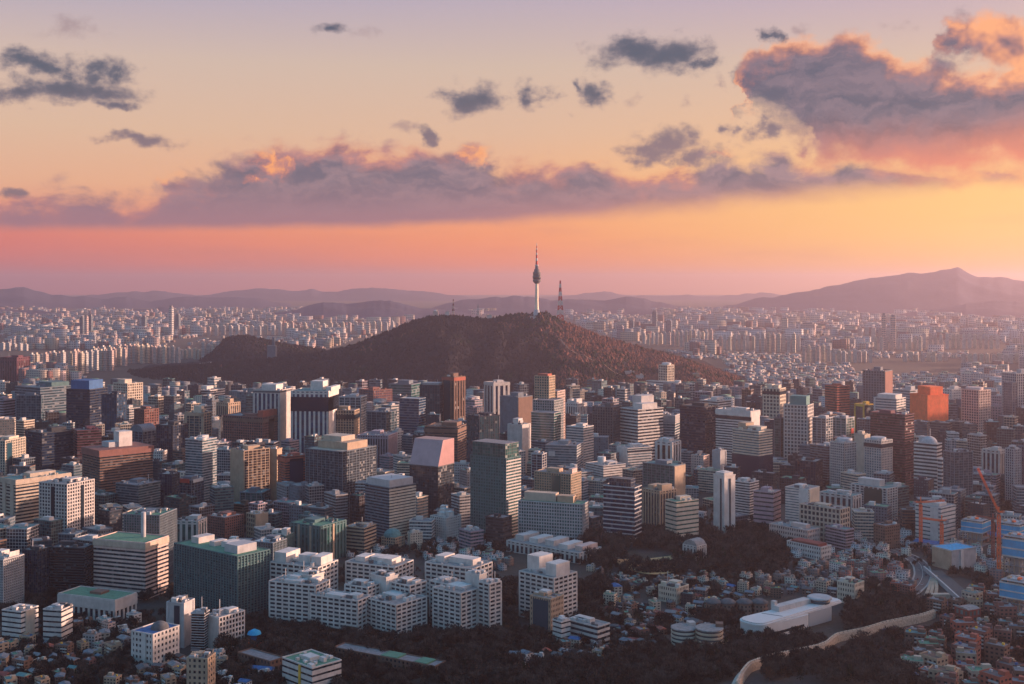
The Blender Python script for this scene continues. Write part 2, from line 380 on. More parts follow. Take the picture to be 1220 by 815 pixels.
mountain([(-120, 352), (-40, 346), (0, 343), (28, 342.5), (60, 351), (100, 352), (120, 356), (150, 352), (180, 358), (230, 354), (270, 352), (300, 356), (345, 362), (400, 372), (440, 378)], 17500, 2600, 1)
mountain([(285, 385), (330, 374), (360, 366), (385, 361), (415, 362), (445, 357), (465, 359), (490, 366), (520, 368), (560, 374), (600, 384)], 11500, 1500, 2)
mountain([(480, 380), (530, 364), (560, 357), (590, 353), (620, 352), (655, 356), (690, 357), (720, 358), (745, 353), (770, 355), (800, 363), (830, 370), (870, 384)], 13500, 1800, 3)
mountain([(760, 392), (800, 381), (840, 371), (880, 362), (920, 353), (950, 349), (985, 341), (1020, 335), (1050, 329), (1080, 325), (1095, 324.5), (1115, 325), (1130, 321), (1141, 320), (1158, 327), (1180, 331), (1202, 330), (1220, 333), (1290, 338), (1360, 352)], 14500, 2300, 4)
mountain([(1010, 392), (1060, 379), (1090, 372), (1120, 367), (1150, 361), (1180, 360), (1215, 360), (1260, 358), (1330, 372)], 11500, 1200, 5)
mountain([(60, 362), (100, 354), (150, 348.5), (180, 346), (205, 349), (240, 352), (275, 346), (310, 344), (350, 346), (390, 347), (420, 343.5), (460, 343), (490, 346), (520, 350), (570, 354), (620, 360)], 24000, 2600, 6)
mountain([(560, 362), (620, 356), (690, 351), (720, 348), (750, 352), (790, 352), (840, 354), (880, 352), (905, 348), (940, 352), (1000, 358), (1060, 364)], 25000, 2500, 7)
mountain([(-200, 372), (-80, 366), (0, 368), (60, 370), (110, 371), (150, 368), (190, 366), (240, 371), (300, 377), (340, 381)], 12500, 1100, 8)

# unseen ridge west of the city, placed and shaped to shade the streets
def shade_ridge(pts, width, seed):
    pts = np.array(pts, float); n = 120
    tt = np.linspace(0, len(pts) - 1, n); xs, ysr, zs = [np.interp(tt, np.arange(len(pts)), pts[:, i]) for i in range(3)]
    s = np.linspace(-1, 1, 31); T, Sg = np.meshgrid(np.arange(n), s)
    Xg = xs[T] + Sg * width; Yg = ysr[T] + 0 * Sg
    Zg = 5 + (zs[T] - 5) * (1 - np.abs(Sg)) ** .8 * (1 + .12 * fbm(T / 9.0, Sg * 2, seed, 4)) 
    V = np.stack([Xg, Yg, Zg], -1).reshape(-1, 3); idx = np.arange(V.shape[0]).reshape(len(s), n)
    Q = np.stack([idx[:-1, :-1], idx[1:, :-1], idx[1:, 1:], idx[:-1, 1:]], -1).reshape(-1, 4)
    return tag(mesh_obj('hills', V, Q, M_hill, smooth=True), kind='structure')
shade_ridge([(2300, -1200, 400), (2300, 0, 400), (2350, 800, 395), (2400, 1500, 380), (2450, 2200, 345), (2550, 2900, 300), (2650, 3500, 230), (2750, 4100, 140), (2800, 4600, 60)], 700, 4)

# ---------------------------------------------------------------- evening haze: one box of even air
hx_, hy0, hy1, hz0, hz1 = 24000, -1700, 33500, -40, 590
hb = [(a, b_, c_) for c_ in (hz0, hz1) for a, b_ in ((-hx_, hy0), (hx_, hy0), (hx_, hy1), (-hx_, hy1))]
m = bpy.data.materials.new('haze'); m.use_nodes = True; t = NT(m.node_tree); t.n.clear()
pv = t.node('ShaderNodeVolumePrincipled'); pv.inputs['Color'].default_value = (.88, .75, .89, 1)
pv.inputs['Density'].default_value = HAZE_DENSITY; pv.inputs['Anisotropy'].default_value = .66
pv.inputs['Density Attribute'].default_value = ''
mo = t.node('ShaderNodeOutputMaterial'); t.l.new(pv.outputs[0], mo.inputs['Volume'])
tag(mesh_obj('haze', hb, [(0, 3, 2, 1), (4, 5, 6, 7), (0, 1, 5, 4), (1, 2, 6, 5), (2, 3, 7, 6), (3, 0, 4, 7)], m), kind='stuff')
# ---------------------------------------------------------------- building kit
PAL = dict(white=(.53, .51, .485), pale=(.46, .44, .42), cream=(.52, .46, .37), beige=(.42, .36, .29), tan=(.38, .29, .21), grey=(.27, .28, .29), lgrey=(.38, .39, .40),
           dgrey=(.0975, .1050, .1125), char=(.0350, .0420, .0525), brick=(.21, .10, .085), brown=(.1620, .1035, .0810), maroon=(.1170, .0495, .0675), orange=(.85, .17, .06), redbrick=(.34, .10, .07),
           teal=(.07, .145, .155), slate=(.1280, .1600, .1920), navy=(.0245, .0350, .0560), pink=(.52, .40, .36), greenr=(.09, .22, .15), bluer=(.04, .12, .27), sky=(.02, .32, .56), mauve=(.30, .25, .29), yellow=(.65, .40, .06), roofgrey=(.20, .20, .21), roofpale=(.25, .245, .24), copper=(.09, .21, .21), red=(.55, .07, .05), dred=(.22, .06, .05))
GLS = dict(dark=(.0154, .0266, .0392), teal=(.0126, .0420, .0595), navy=(.0070, .0182, .0434), brown=(.0280, .0224, .0238), green=(.0182, .0735, .0700), lite=(.0630, .1050, .1260), black=(.0056, .0084, .0140), blue=(.0098, .0385, .0840), pale=(.1120, .1540, .1610))

def wall(name): return mat_plain('wall_' + name, PAL[name], .82, .16, .12)
def roofm(name): return mat_plain('roof_' + name, PAL[name], .9, .28, .35)
def glass(name, frame=None, fw=.07, fv=.10, blinds=.10):
    """glazing that varies pane by pane; UV counts bays and storeys"""
    key = 'glazing_%s_%s_%g_%g' % (name, frame, fw, fv)
    if key in MATS: return MATS[key]
    m, t, b = new_mat(key); col = GLS[name]
    uv = t.node('ShaderNodeUVMap'); s = t.node('ShaderNodeSeparateXYZ'); t.l.new(uv.outputs[0], s.inputs[0])
    oi = t.node('ShaderNodeObjectInfo')
    cu, cv = t.math('FLOOR', s.outputs[0]), t.math('FLOOR', s.outputs[1])
    cc = t.node('ShaderNodeCombineXYZ'); t.put(cc.inputs[0], cu); t.put(cc.inputs[1], cv); t.put(cc.inputs[2], t.math('MULTIPLY', oi.outputs['Random'], 97.0))
    wn = t.node('ShaderNodeTexWhiteNoise', noise_dimensions='3D'); t.l.new(cc.outputs[0], wn.inputs['Vector'])
    r = wn.outputs['Value']
    base = t.mix(r, tuple(x * .6 for x in col) + (1,), tuple(x * 1.7 for x in col) + (1,))
    bl = t.math('GREATER_THAN', r, 1 - blinds)
    base = t.mix(t.math('MULTIPLY', bl, .5), base, (.05, .068, .082, 1))
    rough = t.math('ADD', .10, t.math('MULTIPLY', bl, .45))
    if frame:
        fu, fv_ = t.math('FRACT', s.outputs[0]), t.math('FRACT', s.outputs[1])
        e = t.math('MAXIMUM', t.math('LESS_THAN', fu, fw), t.math('LESS_THAN', fv_, fv))
        base = t.mix(e, base, tuple(PAL[frame]) + (1,)); rough = t.math('MAXIMUM', rough, t.math('MULTIPLY', e, .7))
    t.l.new(base, b.inputs['Base Color']); t.l.new(rough, b.inputs['Roughness'])
    b.inputs['Specular IOR Level'].default_value = .6
    # each pane is set at a very slightly different angle
    geo = t.node('ShaderNodeNewGeometry')
    jit = t.vmath('MULTIPLY', t.vmath('SUBTRACT', wn.outputs['Color'], (.5, .5, .5)), (.02, .02, .02))
    t.l.new(t.vmath('NORMALIZE', t.vmath('ADD', geo.outputs['Normal'], jit)), b.inputs['Normal'])
    MATS[key] = m; return m
def facade(wl, gl='dark', a=.24, lo=.30, hi=.80):
    """wall with a window in every cell of the UV"""
    key = 'facade_%s_%s_%g_%g' % (wl, gl, a, lo)
    if key in MATS: return MATS[key]
    m, t, b = new_mat(key); wc, gc = PAL[wl], GLS[gl]
    uv = t.node('ShaderNodeUVMap'); s = t.node('ShaderNodeSeparateXYZ'); t.l.new(uv.outputs[0], s.inputs[0])
    oi = t.node('ShaderNodeObjectInfo'); geo = t.node('ShaderNodeNewGeometry')
    fu, fv = t.math('FRACT', s.outputs[0]), t.math('FRACT', s.outputs[1])
    cc = t.node('ShaderNodeCombineXYZ'); t.put(cc.inputs[0], t.math('FLOOR', s.outputs[0])); t.put(cc.inputs[1], t.math('FLOOR', s.outputs[1])); t.put(cc.inputs[2], t.math('MULTIPLY', oi.outputs['Random'], 97.0))
    wn = t.node('ShaderNodeTexWhiteNoise', noise_dimensions='3D'); t.l.new(cc.outputs[0], wn.inputs['Vector']); r = wn.outputs['Value']
    win = t.math('MULTIPLY', t.math('MULTIPLY', t.math('GREATER_THAN', fu, a), t.math('LESS_THAN', fu, 1 - a)), t.math('MULTIPLY', t.math('GREATER_THAN', fv, lo), t.math('LESS_THAN', fv, hi)))
    n1 = t.noise(geo.outputs['Position'], .15, 4, .6)[0]
    wcol = t.mix(t.smooth(n1, .3, .7), tuple(x * .78 for x in wc) + (1,), tuple(min(1, x * 1.12) for x in wc) + (1,))
    gcol = t.mix(r, tuple(x * .6 for x in gc) + (1,), tuple(x * 2.2 for x in gc) + (1,))
    gcol = t.mix(t.math('MULTIPLY', t.math('GREATER_THAN', r, .82), .6), gcol, (.16, .15, .14, 1))
    t.l.new(t.mix(win, wcol, gcol), b.inputs['Base Color'])
    t.l.new(t.smooth(win, 0, 1, .85, .15, 'LINEAR'), b.inputs['Roughness']); b.inputs['Specular IOR Level'].default_value = .4
    MATS[key] = m; return m

M_win = mat_plain('window_glass', (.02, .028, .036), .15, .25, .3, spec=.6)
M_mirror = mat_plain('sunset_tinted_mirror_glass', (.36, .23, .24), .28, .10, .08, metal=.75)  # pink of the reflected sunset put into the mirror's colour
# a shared unit cube (base at z 0) per material: parts are scaled copies of it
UNIT = {}
_uv = [(-.5, -.5, 0), (.5, -.5, 0), (.5, .5, 0), (-.5, .5, 0), (-.5, -.5, 1), (.5, -.5, 1), (.5, .5, 1), (-.5, .5, 1)]
_uf = [(0, 3, 2, 1), (4, 5, 6, 7), (0, 1, 5, 4), (1, 2, 6, 5), (2, 3, 7, 6), (3, 0, 4, 7)]
def unit(mat):
    if mat.name not in UNIT:
        me = bpy.data.meshes.new('box_part'); me.from_pydata(_uv, [], _uf); me.materials.append(mat); UNIT[mat.name] = me
    return UNIT[mat.name]
def part(name, mat, parent, loc, size, rz=0.0):
    o = bpy.data.objects.new(name, unit(mat)); o.location = loc; o.scale = size
    if rz: o.rotation_euler = (0, 0, rz)
    return link(o, parent)
def core(name, mat, parent, w, d, h, bay, fh, roof=None):
    """box with wall UVs counted in bays and storeys"""
    x, y = w / 2, d / 2
    v = [(-x, -y, 0), (x, -y, 0), (x, y, 0), (-x, y, 0), (-x, -y, h), (x, -y, h), (x, y, h), (-x, y, h)]
    f = [(0, 1, 5, 4), (1, 2, 6, 5), (2, 3, 7, 6), (3, 0, 4, 7), (4, 5, 6, 7)]
    nu, nd, nv = max(1, round(w / bay)), max(1, round(d / bay)), h / fh
    uv = []
    for k_ in range(4):
        n = nu if k_ % 2 == 0 else nd; o = k_ * 40
        uv += [(o, 0), (o + n, 0), (o + n, nv), (o, nv)]
    uv += [(.5, .5)] * 4
    me = bpy.data.meshes.new(name); me.from_pydata(v, [], f); me.uv_layers.new(name='UVMap').data.foreach_set('uv', [c for p in uv for c in p])
    me.materials.append(mat)
    if roof: me.materials.append(roof); me.polygons[4].material_index = 1
    return link(bpy.data.objects.new(name, me), parent)
def ring_mesh(w, d, h, t):
    """a hollow rectangular upstand"""
    X, Y_, x, y = w / 2, d / 2, w / 2 - t, d / 2 - t
    o = [(-X, -Y_), (X, -Y_), (X, Y_), (-X, Y_)]; i = [(-x, -y), (x, -y), (x, y), (-x, y)]
    v = [(a, b, 0) for a, b in o] + [(a, b, h) for a, b in o] + [(a, b, h) for a, b in i] + [(a, b, 0) for a, b in i]
    f = []
    for k_ in range(4):
        n = (k_ + 1) % 4
        f += [(k_, n, 4 + n, 4 + k_), (4 + k_, 4 + n, 8 + n, 8 + k_), (8 + k_, 8 + n, 12 + n, 12 + k_)]
    return v, f
def lathe(name, prof_, mat, parent=None, seg=24, loc=(0, 0, 0)):
    """turned shape from (radius, z) pairs"""
    v, f = [], []
    for r, z in prof_:
        for k_ in range(seg):
            a = 2 * math.pi * k_ / seg; v.append((r * math.cos(a), r * math.sin(a), z))
    for j in range(len(prof_) - 1):
        for k_ in range(seg):
            n = (k_ + 1) % seg
            f.append((j * seg + k_, j * seg + n, (j + 1) * seg + n, (j + 1) * seg + k_))
    f.append(tuple(range((len(prof_) - 1) * seg, len(prof_) * seg)))
    o = mesh_obj(name, v, f, mat, parent, smooth=False); o.location = loc
    for p in o.data.polygons: p.use_smooth = len(p.vertices) == 4
    return o

LAND = []          # (reference phrase, x0, x1, ytop, ybase) in the photograph, for telling neighbours apart
FOOT = []          # footprints (x, y, radius, w, d, theta)

def solve(px, yb, asp=1.0, th=None, dep=None):
    """footprint from the outline: left edge, near corner and right edge in the photograph, and where the near corner meets the ground"""
    xa, xc, xb = px
    gx, gy, g = ground(xc, yb)
    ua, uc, ub = [(p - CX) / F for p in (xa, xc, xb)]
    Cx = uc * gy
    if xc >= xb - .5 or xc <= xa + .5:                      # one face only
        u = (ua + ub) / 2; th = math.atan(u) if th is None else math.radians(th)
        L = (ub - ua) * gy / (math.cos(th) + ua * math.sin(th))
        R = dep if dep else max(14, .6 * L)
        Cx = ub * gy
        C = np.array([Cx, gy])
    else:
        best = None
        for deg in ([th] if th is not None else range(8, 83, 2)):
            a = math.radians(deg); d1 = math.cos(a) + ua * math.sin(a); d2 = math.sin(a) - ub * math.cos(a)
            if d1 < .06 or d2 < .06: continue
            L = (Cx - ua * gy) / d1; R = (ub * gy - Cx) / d2
            if L <= 0 or R <= 0: continue
            e = abs(math.log(L / R / asp))
            if best is None or e < best[0]: best = (e, a, L, R)
        _, th, L, R = best; C = np.array([Cx, gy])
    ex = np.array([math.cos(th), -math.sin(th)]); ey = np.array([math.sin(th), math.cos(th)])
    cen = C - ex * L / 2 + ey * R / 2
    return cen, L, R, th, g, gy

def faces_seen(cen, w, d, th):
    ex = np.array([math.cos(th), -math.sin(th)]); ey = np.array([math.sin(th), math.cos(th)])
    out = []
    for nm, n, o in (('f', -ey, d / 2), ('r', ex, w / 2), ('l', -ex, w / 2), ('b', ey, d / 2)):
        if np.dot(n, -(cen + n * o)) > 0: out.append(nm)
    return out

def dress(par, sub, cen, w, d, h, th, Y, st, wl, gl, rf, pitch, bay, extras, rooftop, seed):
    """front all sides of a block whose local frame is par's: core, storey bands, piers, parapet, roof"""
    R = random.Random(seed); ppm = F / Y
    fh = pitch / ppm; n = max(2, round(h / fh)); fh = h / n
    bw = bay / ppm
    seen = faces_seen(cen, w, d, th)
    wm = wall(wl) if wl in PAL else wl
    frames = {'curtain': True, 'plain': True}
    def piers(face, frac, t, z0, z1, mat, nm='pier', step=None):
        L_ = w if face in 'fb' else d
        nb = max(1, round(L_ / (step or bw))); s = L_ / nb; pw = s * frac
        for k_ in range(nb + 1):
            q = -L_ / 2 + k_ * s; q = max(-L_ / 2 + pw / 2 - t, min(L_ / 2 - pw / 2 + t, q))
            if face == 'f': loc, sz = (q, -d / 2 - t / 2 + .05, z0), (pw, t + .1, z1 - z0)
            elif face == 'b': loc, sz = (q, d / 2 + t / 2 - .05, z0), (pw, t + .1, z1 - z0)
            elif face == 'r': loc, sz = (w / 2 + t / 2 - .05, q, z0), (t + .1, pw, z1 - z0)
            else: loc, sz = (-w / 2 - t / 2 + .05, q, z0), (t + .1, pw, z1 - z0)
            part(nm, mat, sub, loc, sz)
    def bands(frac, t, mat, k0=0, k1=None, nm='spandrel'):
        for k_ in range(k0, (n if k1 is None else k1)):
            part(nm, mat, sub, (0, 0, k_ * fh), (w + 2 * t, d + 2 * t, fh * frac))
    S_ = st.split('+'); s0 = S_[0]
    if s0 == 'ribbon':
        bands(.5, .35, wm)
        for f_ in seen: piers(f_, 1, .5, 0, h, wm, 'corner_pier', step=(w if f_ in 'fb' else d) if False else 1e9) if False else None
    elif s0 == 'balc':
        bands(.46, .4, wm)
        for f_ in seen: piers(f_, .22, .55, 0, h, wm, step=bw * 1.6)
    elif s0 == 'thin': bands(.30, .3, wm)
    elif s0 == 'thick': bands(.66, .35, wm)
    elif s0 == 'grid':
        bands(.36, .3, wm)
        for f_ in seen: piers(f_, .34, .45, 0, h, wm)
    elif s0 == 'punch':
        bands(.50, .3, wm)
        for f_ in seen: piers(f_, .5, .36, 0, h, wm)
    elif s0 == 'vert':
        bands(.5, .3, wm, 0, 1); bands(.6, .3, wm, n - 1)
        for f_ in seen: piers(f_, .42, .6, 0, h, wm)
    elif s0 == 'finevert':
        bands(.3, .25, wm)
        for f_ in seen: piers(f_, .3, .7, 0, h, wm)
    elif s0 == 'curtain':
        bands(.16, .12, wm)
        for f_ in seen: piers(f_, .12, .2, 0, h, wm, 'mullion', step=bw * 2)
    if 'corner' in S_:                                        # solid corner shafts
        cw = min(w, d) * .14
        for sx, sy in ((-1, -1), (1, -1), (1, 1), (-1, 1)):
            part('corner_pier', wm, sub, (sx * (w / 2 - cw / 2 + .55), sy * (d / 2 - cw / 2 + .55), 0), (cw, cw, h + .4))
    if 'endwall' in S_:                                       # blank end walls
        for sx in (-1, 1): part('end_wall', wm, sub, (sx * (w / 2 + .2), 0, 0), (1.4, d + 1.2, h + .3))
    if 'frame' in S_:                                         # a broad frame round the front
        fw_ = w * .13
        for sx in (-1, 1): part('facade_frame', wm, sub, (sx * (w / 2 - fw_ / 2), -d / 2 - .4, 0), (fw_, 1.6, h))
        part('facade_frame', wm, sub, (0, -d / 2 - .45, h - fw_ * .9), (w - .02, 1.5, fw_ * .9))
    if 'darktop' in S_: part('top_band', glass('black'), sub, (0, 0, h - 2.6 * fh), (w + 1.7, d + 1.7, 2.2 * fh))
    # roof: parapet, deck and plant
    rf_m = roofm(rf)
    part('roof', rf_m, sub, (0, 0, h + .02), (w + .2, d + .2, .35))
    ph = max(1.1, 1.3 / ppm * .8)
    v, f = ring_mesh(w + 1.0, d + 1.0, ph, .7); o = mesh_obj('parapet', v, f, wm, sub); o.location = (0, 0, h + .05)
    if rooftop:
        pw, pd = w * R.uniform(.28, .5), d * R.uniform(.3, .5); hh = R.uniform(.8, 1.6) * 4 / max(ppm, .45) * .8
        part('penthouse', wm, sub, (R.uniform(-.18, .18) * w, R.uniform(-.1, .2) * d, h + .3), (pw, pd, hh))
        for k_ in range(R.randint(6, 10) if Y > 1750 else R.randint(11, 18)):
            s = R.uniform(1.1, 3.4); part('roof_unit', R.choice([wall('lgrey'), wall('white'), wall('dgrey'), wm]), sub, (R.uniform(-.4, .4) * w, R.uniform(-.42, .42) * d, h + .3), (s * R.uniform(.8, 2), s, s * R.uniform(.6, 1.2)))
        if R.random() < .3: part('mast', wall('lgrey'), sub, (R.uniform(-.3, .3) * w, R.uniform(-.3, .3) * d, h), (.5, .5, R.uniform(7, 15)))
    for e in extras or ():
        if e[0] == 'box':                                     # fx, fy centre (-.5..+.5), fw, fd, height in px, colour
            _, fx, fy, fw2, fd2, hp, c = e; part('penthouse', wall(c), sub, (fx * w, fy * d, h + .2), (fw2 * w, fd2 * d, hp / ppm))
        elif e[0] == 'cap':                                   # storey on top, set back, glazed or walled
            _, ins, hp, c = e; part('crown', wall(c), sub, (0, 0, h + .1), (w * ins, d * ins, hp / ppm))
        elif e[0] == 'gcap':
            _, ins, hp, c = e; core('crown', glass(c, 'dgrey', .1, .1), sub, w * ins, d * ins, hp / ppm, bw, fh, rf_m).location = (0, 0, h + .1)
            part('crown_roof', rf_m, sub, (0, 0, h + .1 + hp / ppm), (w * ins + .6, d * ins + .6, .6))
        elif e[0] == 'mast': part('mast', wall('lgrey'), sub, (e[1] * w, e[2] * d, h), (.7, .7, e[3] / ppm))
        elif e[0] == 'sign':                                  # face, u centre, z frac, w frac, h px, colour
            _, fc, q, zf, wf, hp, c = e
            if fc == 'f': part('sign_panel', wall(c), sub, (q * w, -d / 2 - .8, zf * h), (wf * w, .5, hp / ppm))
            else: part('sign_panel', wall(c), sub, (w / 2 + .8, q * d, zf * h), (.5, wf * d, hp / ppm))
        elif e[0] == 'band':                                  # solid band: z0 frac, z1 frac, colour
            _, z0, z1, c = e; part('top_band', wall(c), sub, (0, 0, z0 * h), (w + 1.9, d + 1.9, (z1 - z0) * h))
        elif e[0] == 'gband':
            _, z0, z1, c = e; part('top_band', glass(c), sub, (0, 0, z0 * h), (w + 1.8, d + 1.8, (z1 - z0) * h))
        elif e[0] == 'slot':                                  # tall dark glazed slot on a face
            _, fc, q, wf, c = e
            if fc == 'f': part('glazed_slot', glass(c), sub, (q * w, -d / 2 - .4, .04 * h), (wf * w, 1.1, .92 * h))
            else: part('glazed_slot', glass(c), sub, (w / 2 + .4, q * d, .04 * h), (1.1, wf * d, .92 * h))
        elif e[0] == 'panel':                                 # blank wall strip on a face
            _, fc, q, wf, c = e
            if fc == 'f': part('wall_strip', wall(c), sub, (q * w, -d / 2 - .5, 0), (wf * w, 1.3, h))
            else: part('wall_strip', wall(c), sub, (w / 2 + .5, q * d, 0), (1.3, wf * d, h))
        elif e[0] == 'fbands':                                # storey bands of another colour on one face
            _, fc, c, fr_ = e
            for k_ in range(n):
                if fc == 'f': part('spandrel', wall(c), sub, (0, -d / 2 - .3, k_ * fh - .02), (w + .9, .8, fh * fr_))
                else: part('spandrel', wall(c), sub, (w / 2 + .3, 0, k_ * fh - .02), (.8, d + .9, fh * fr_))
        elif e[0] == 'slant':                                 # tilted mirror-glass head to the front
            _, hp, c = e; H_ = hp / ppm; t_ = H_ * .35
            mesh_obj('slanted_glazing', [(-w / 2, -d / 2 - .2, 0), (w / 2, -d / 2 - .2, 0), (w / 2, -d / 2 + t_, H_), (-w / 2, -d / 2 + t_, H_), (-w / 2, d / 2, 0), (w / 2, d / 2, 0), (w / 2, d / 2, H_), (-w / 2, d / 2, H_)],
                     [(0, 1, 2, 3), (1, 5, 6, 2), (4, 0, 3, 7), (5, 4, 7, 6), (3, 2, 6, 7)], M_mirror, sub).location = (0, 0, h + .3)
        elif e[0] == 'vault':                                 # barrel roof
            _, hp, c = e; N_ = 12; vv = []; ff = []
            for k_ in range(N_ + 1):
                a = math.pi * k_ / N_; vv += [(-w / 2 * math.cos(a), -d / 2, h + .4 + hp / ppm * math.sin(a)), (-w / 2 * math.cos(a), d / 2, h + .4 + hp / ppm * math.sin(a))]
            for k_ in range(N_): ff.append((2 * k_, 2 * k_ + 1, 2 * k_ + 3, 2 * k_ + 2))
            ff += [tuple(range(0, 2 * N_ + 2, 2)), tuple(range(2 * N_ + 1, 0, -2))]
            mesh_obj('vaulted_roof', vv, ff, roofm(c), sub)
        elif e[0] == 'dome':
            _, fx, fy, rp, c = e; r = rp / ppm
            lathe('dome', [(r * math.cos(a), r * .85 * math.sin(a)) for a in np.linspace(0, 1.5, 9)], roofm(c), sub, 20, (fx * w, fy * d, h + .3))
        elif e[0] == 'drum':
            _, fx, fy, rp, hp, c = e; r = rp / ppm
            lathe('round_penthouse', [(r, 0), (r, hp / ppm), (r * .9, hp / ppm + .6)], wall(c), sub, 20, (fx * w, fy * d, h + .2))

def T(name, label, cat, px, y, st, wl, gl='dark', rf='roofgrey', pitch=3.1, bay=3.2, asp=1.0, th=None, dep=None, extras=None, roof=True, ref=None, frame=None, wings=(), group=None, blk='glass_wall'):
    """a tall building from its outline in the photograph"""
    cen, w, d, th_, g, Y = solve(px, y[1], asp, th, dep)
    h = CAMZ - (y[0] - HY) / F * Y - g
    root = empty(name, (cen[0], cen[1], g - 1.0), -th_); tag(root, label, cat, group)
    fr = frame or ('dgrey' if st.startswith(('curtain', 'glassonly')) else None)
    ppm = F / Y
    def one(sub_parent, cen, w, d, h, th_, Y, st, wl, gl, rf, pitch, bay, extras, roof, nm, rel=None):
        fh = h / max(2, round(h / (pitch / ppm)))
        mt = facade(wl) if st.startswith('facade') else (wall(wl) if st.startswith('solid') else glass(gl, fr))
        c = core(nm, mt, sub_parent, w, d, h, bay / ppm, fh, roofm(rf))
        if rel is not None: c.matrix_local = rel; tgt = c
        else: tgt = root
        dress(tgt, tgt, cen, w, d, h, th_, Y, st, wl, gl, rf, pitch, bay, extras, roof, hash_(label + nm))
    one(root, cen, w, d, h + 1.0, th_, Y, st, wl, gl, rf, pitch, bay, extras, roof, 'wall' if st.startswith(('solid', 'facade', 'punch')) else blk)
    FOOT.append((cen[0], cen[1], w, d, th_))
    x0, x1, yt = px[0], px[2], y[0]
    for wg in wings:
        k_ = dict(st=st, wl=wl, gl=gl, rf=rf, pitch=pitch, bay=bay, asp=1.0, th=math.degrees(th_), dep=None, extras=None, roof=False, nm='wing'); k_.update(wg)
        cw, ww, dd, tw, g2, Y2 = solve(k_['px'], k_['y'][1], k_['asp'], k_['th'], k_['dep'])
        h2 = CAMZ - (k_['y'][0] - HY) / F * Y2 - g2 + 1.0
        from mathutils import Matrix
        mw = Matrix.Translation((cw[0], cw[1], g2 - 1.0)) @ Matrix.Rotation(-tw, 4, 'Z')
        rm = Matrix.Translation((cen[0], cen[1], g - 1.0)) @ Matrix.Rotation(-th_, 4, 'Z')
        one(root, cw, ww, dd, h2, tw, Y2, k_['st'], k_['wl'], k_['gl'], k_['rf'], k_['pitch'], k_['bay'], k_['extras'], k_['roof'], k_['nm'], rm.inverted() @ mw)
        FOOT.append((cw[0], cw[1], ww, dd, tw)); x0 = min(x0, k_['px'][0]); x1 = max(x1, k_['px'][2]); yt = min(yt, k_['y'][0])
    LAND.append((ref or ('the ' + ' '.join(label.split()[:4])), x0, x1, yt, y[1], Y, bool(ref)))
    return root, cen, w, d, h, th_, g, Y
def hash_(s):
    v = 7
    for ch in s: v = (v * 131 + ord(ch)) % 1000003
    return v
# ---------------------------------------------------------------- the towers, from the far edge of downtown to the front
# beyond downtown, at the foot of the hill
T('office_block', 'plain maroon block standing alone at the far edge of downtown', 'office block', (0, 20, 36), (427, 457), 'vert', 'maroon', 'brown', 'dgrey', ref='the plain maroon block')
T('office_building', 'long teal-grey office with pale rooftops behind the blue-capped tower', 'office', (18, 48, 90), (463, 519), 'ribbon', 'slate', 'teal', 'roofpale', extras=[('box', .2, .1, .5, .5, 6, 'teal')])
T('office_tower', 'blue-green glass tower with rounded dark base behind the long dark block', 'tower', (19, 49, 52), (472, 530), 'curtain', 'slate', 'teal')
T('office_tower', 'dark tower crowned by a bright blue rooftop box', 'tower', (79, 107, 128), (465, 536), 'thin', 'char', 'navy', 'bluer', roof=False, extras=[('cap', .78, 11, 'bluer')], ref='the blue-capped dark tower')
T('office_tower', 'deep blue glass tower pressed against the blue-capped tower', 'tower', (121, 139, 151), (471, 540), 'curtain', 'navy', 'blue', 'dgrey')
T('office_building', 'pale office with one side glowing orange in the last sun', 'office', (135, 152, 170), (458, 496), 'grid', 'cream', 'brown', 'roofpale', asp=1.2, ref='the sun-struck orange-sided office')
T('office_building', 'small mauve banded office at the edge of the dark towers', 'office', (-12, 4, 19), (478, 516), 'ribbon', 'mauve', 'brown', 'roofgrey')
T('office_building', 'long charcoal block with a flat dark roof and purple tint', 'office', (30, 50, 87), (517, 575), 'thin', 'char', 'navy', 'dgrey', ref='the long charcoal block')
T('office_building', 'dim glass block behind the brown-capped brick office', 'office', (86, 92, 121), (514, 572), 'thin', 'maroon', 'brown', 'dgrey')
T('office_building', 'dark block under an arched glass roof', 'office', (155, 170, 186), (515, 560), 'curtain', 'slate', 'navy', 'slate', roof=False, extras=[('vault', 8, 'slate')], ref='the arch-roofed dark block')
T('office_building', 'russet office just past the sun-struck orange-sided office', 'office', (160, 172, 189), (489, 528), 'grid', 'brick', 'brown', 'brown')
T('office_building', 'dark square office with a lit white rooftop hut', 'office', (186, 206, 224), (508, 566), 'curtain', 'char', 'navy', 'roofpale')
T('hotel_building', 'cream hotel slab with a dark glazed corner at the frame edge', 'hotel', (-22, 6, 30), (526, 585), 'finevert', 'cream', 'teal', 'brown', asp=.8, extras=[('slot', 'r', -.3, .25, 'teal')])
T('office_tower', 'brown brick office with orange-brown cap and dark glazed end', 'office', (98, 119, 182), (545, 614), 'ribbon', 'brown', 'dark', 'roofpale', asp=.7, pitch=3.2, extras=[('cap', 1.035, 8, 'brick'), ('box', .0, .1, .3, .25, 26, 'white'), ('box', -.1, -.1, .4, .2, 14, 'lgrey')], roof=False, ref='the brown-capped brick office')
T('office_building', 'tan office with bold horizontal bands and a vertically ribbed end', 'office', (0, 19, 84), (573, 645), 'ribbon', 'beige', 'dark', 'copper', asp=.5, pitch=4.0, extras=[('band', .93, 1.0, 'beige'), ('panel', 'f', -.2, .2, 'beige'), ('panel', 'f', .28, .2, 'beige')], ref='the tan banded office')
T('office_tower', 'white gridded office with notched dark corners at its top', 'office', (47, 80, 112), (578, 655), 'grid', 'pale', 'dark', 'roofpale', pitch=4.2, bay=4.2, extras=[('slot', 'f', .0, .12, 'dark'), ('slot', 'r', .05, .1, 'dark')], ref='the white gridded office')
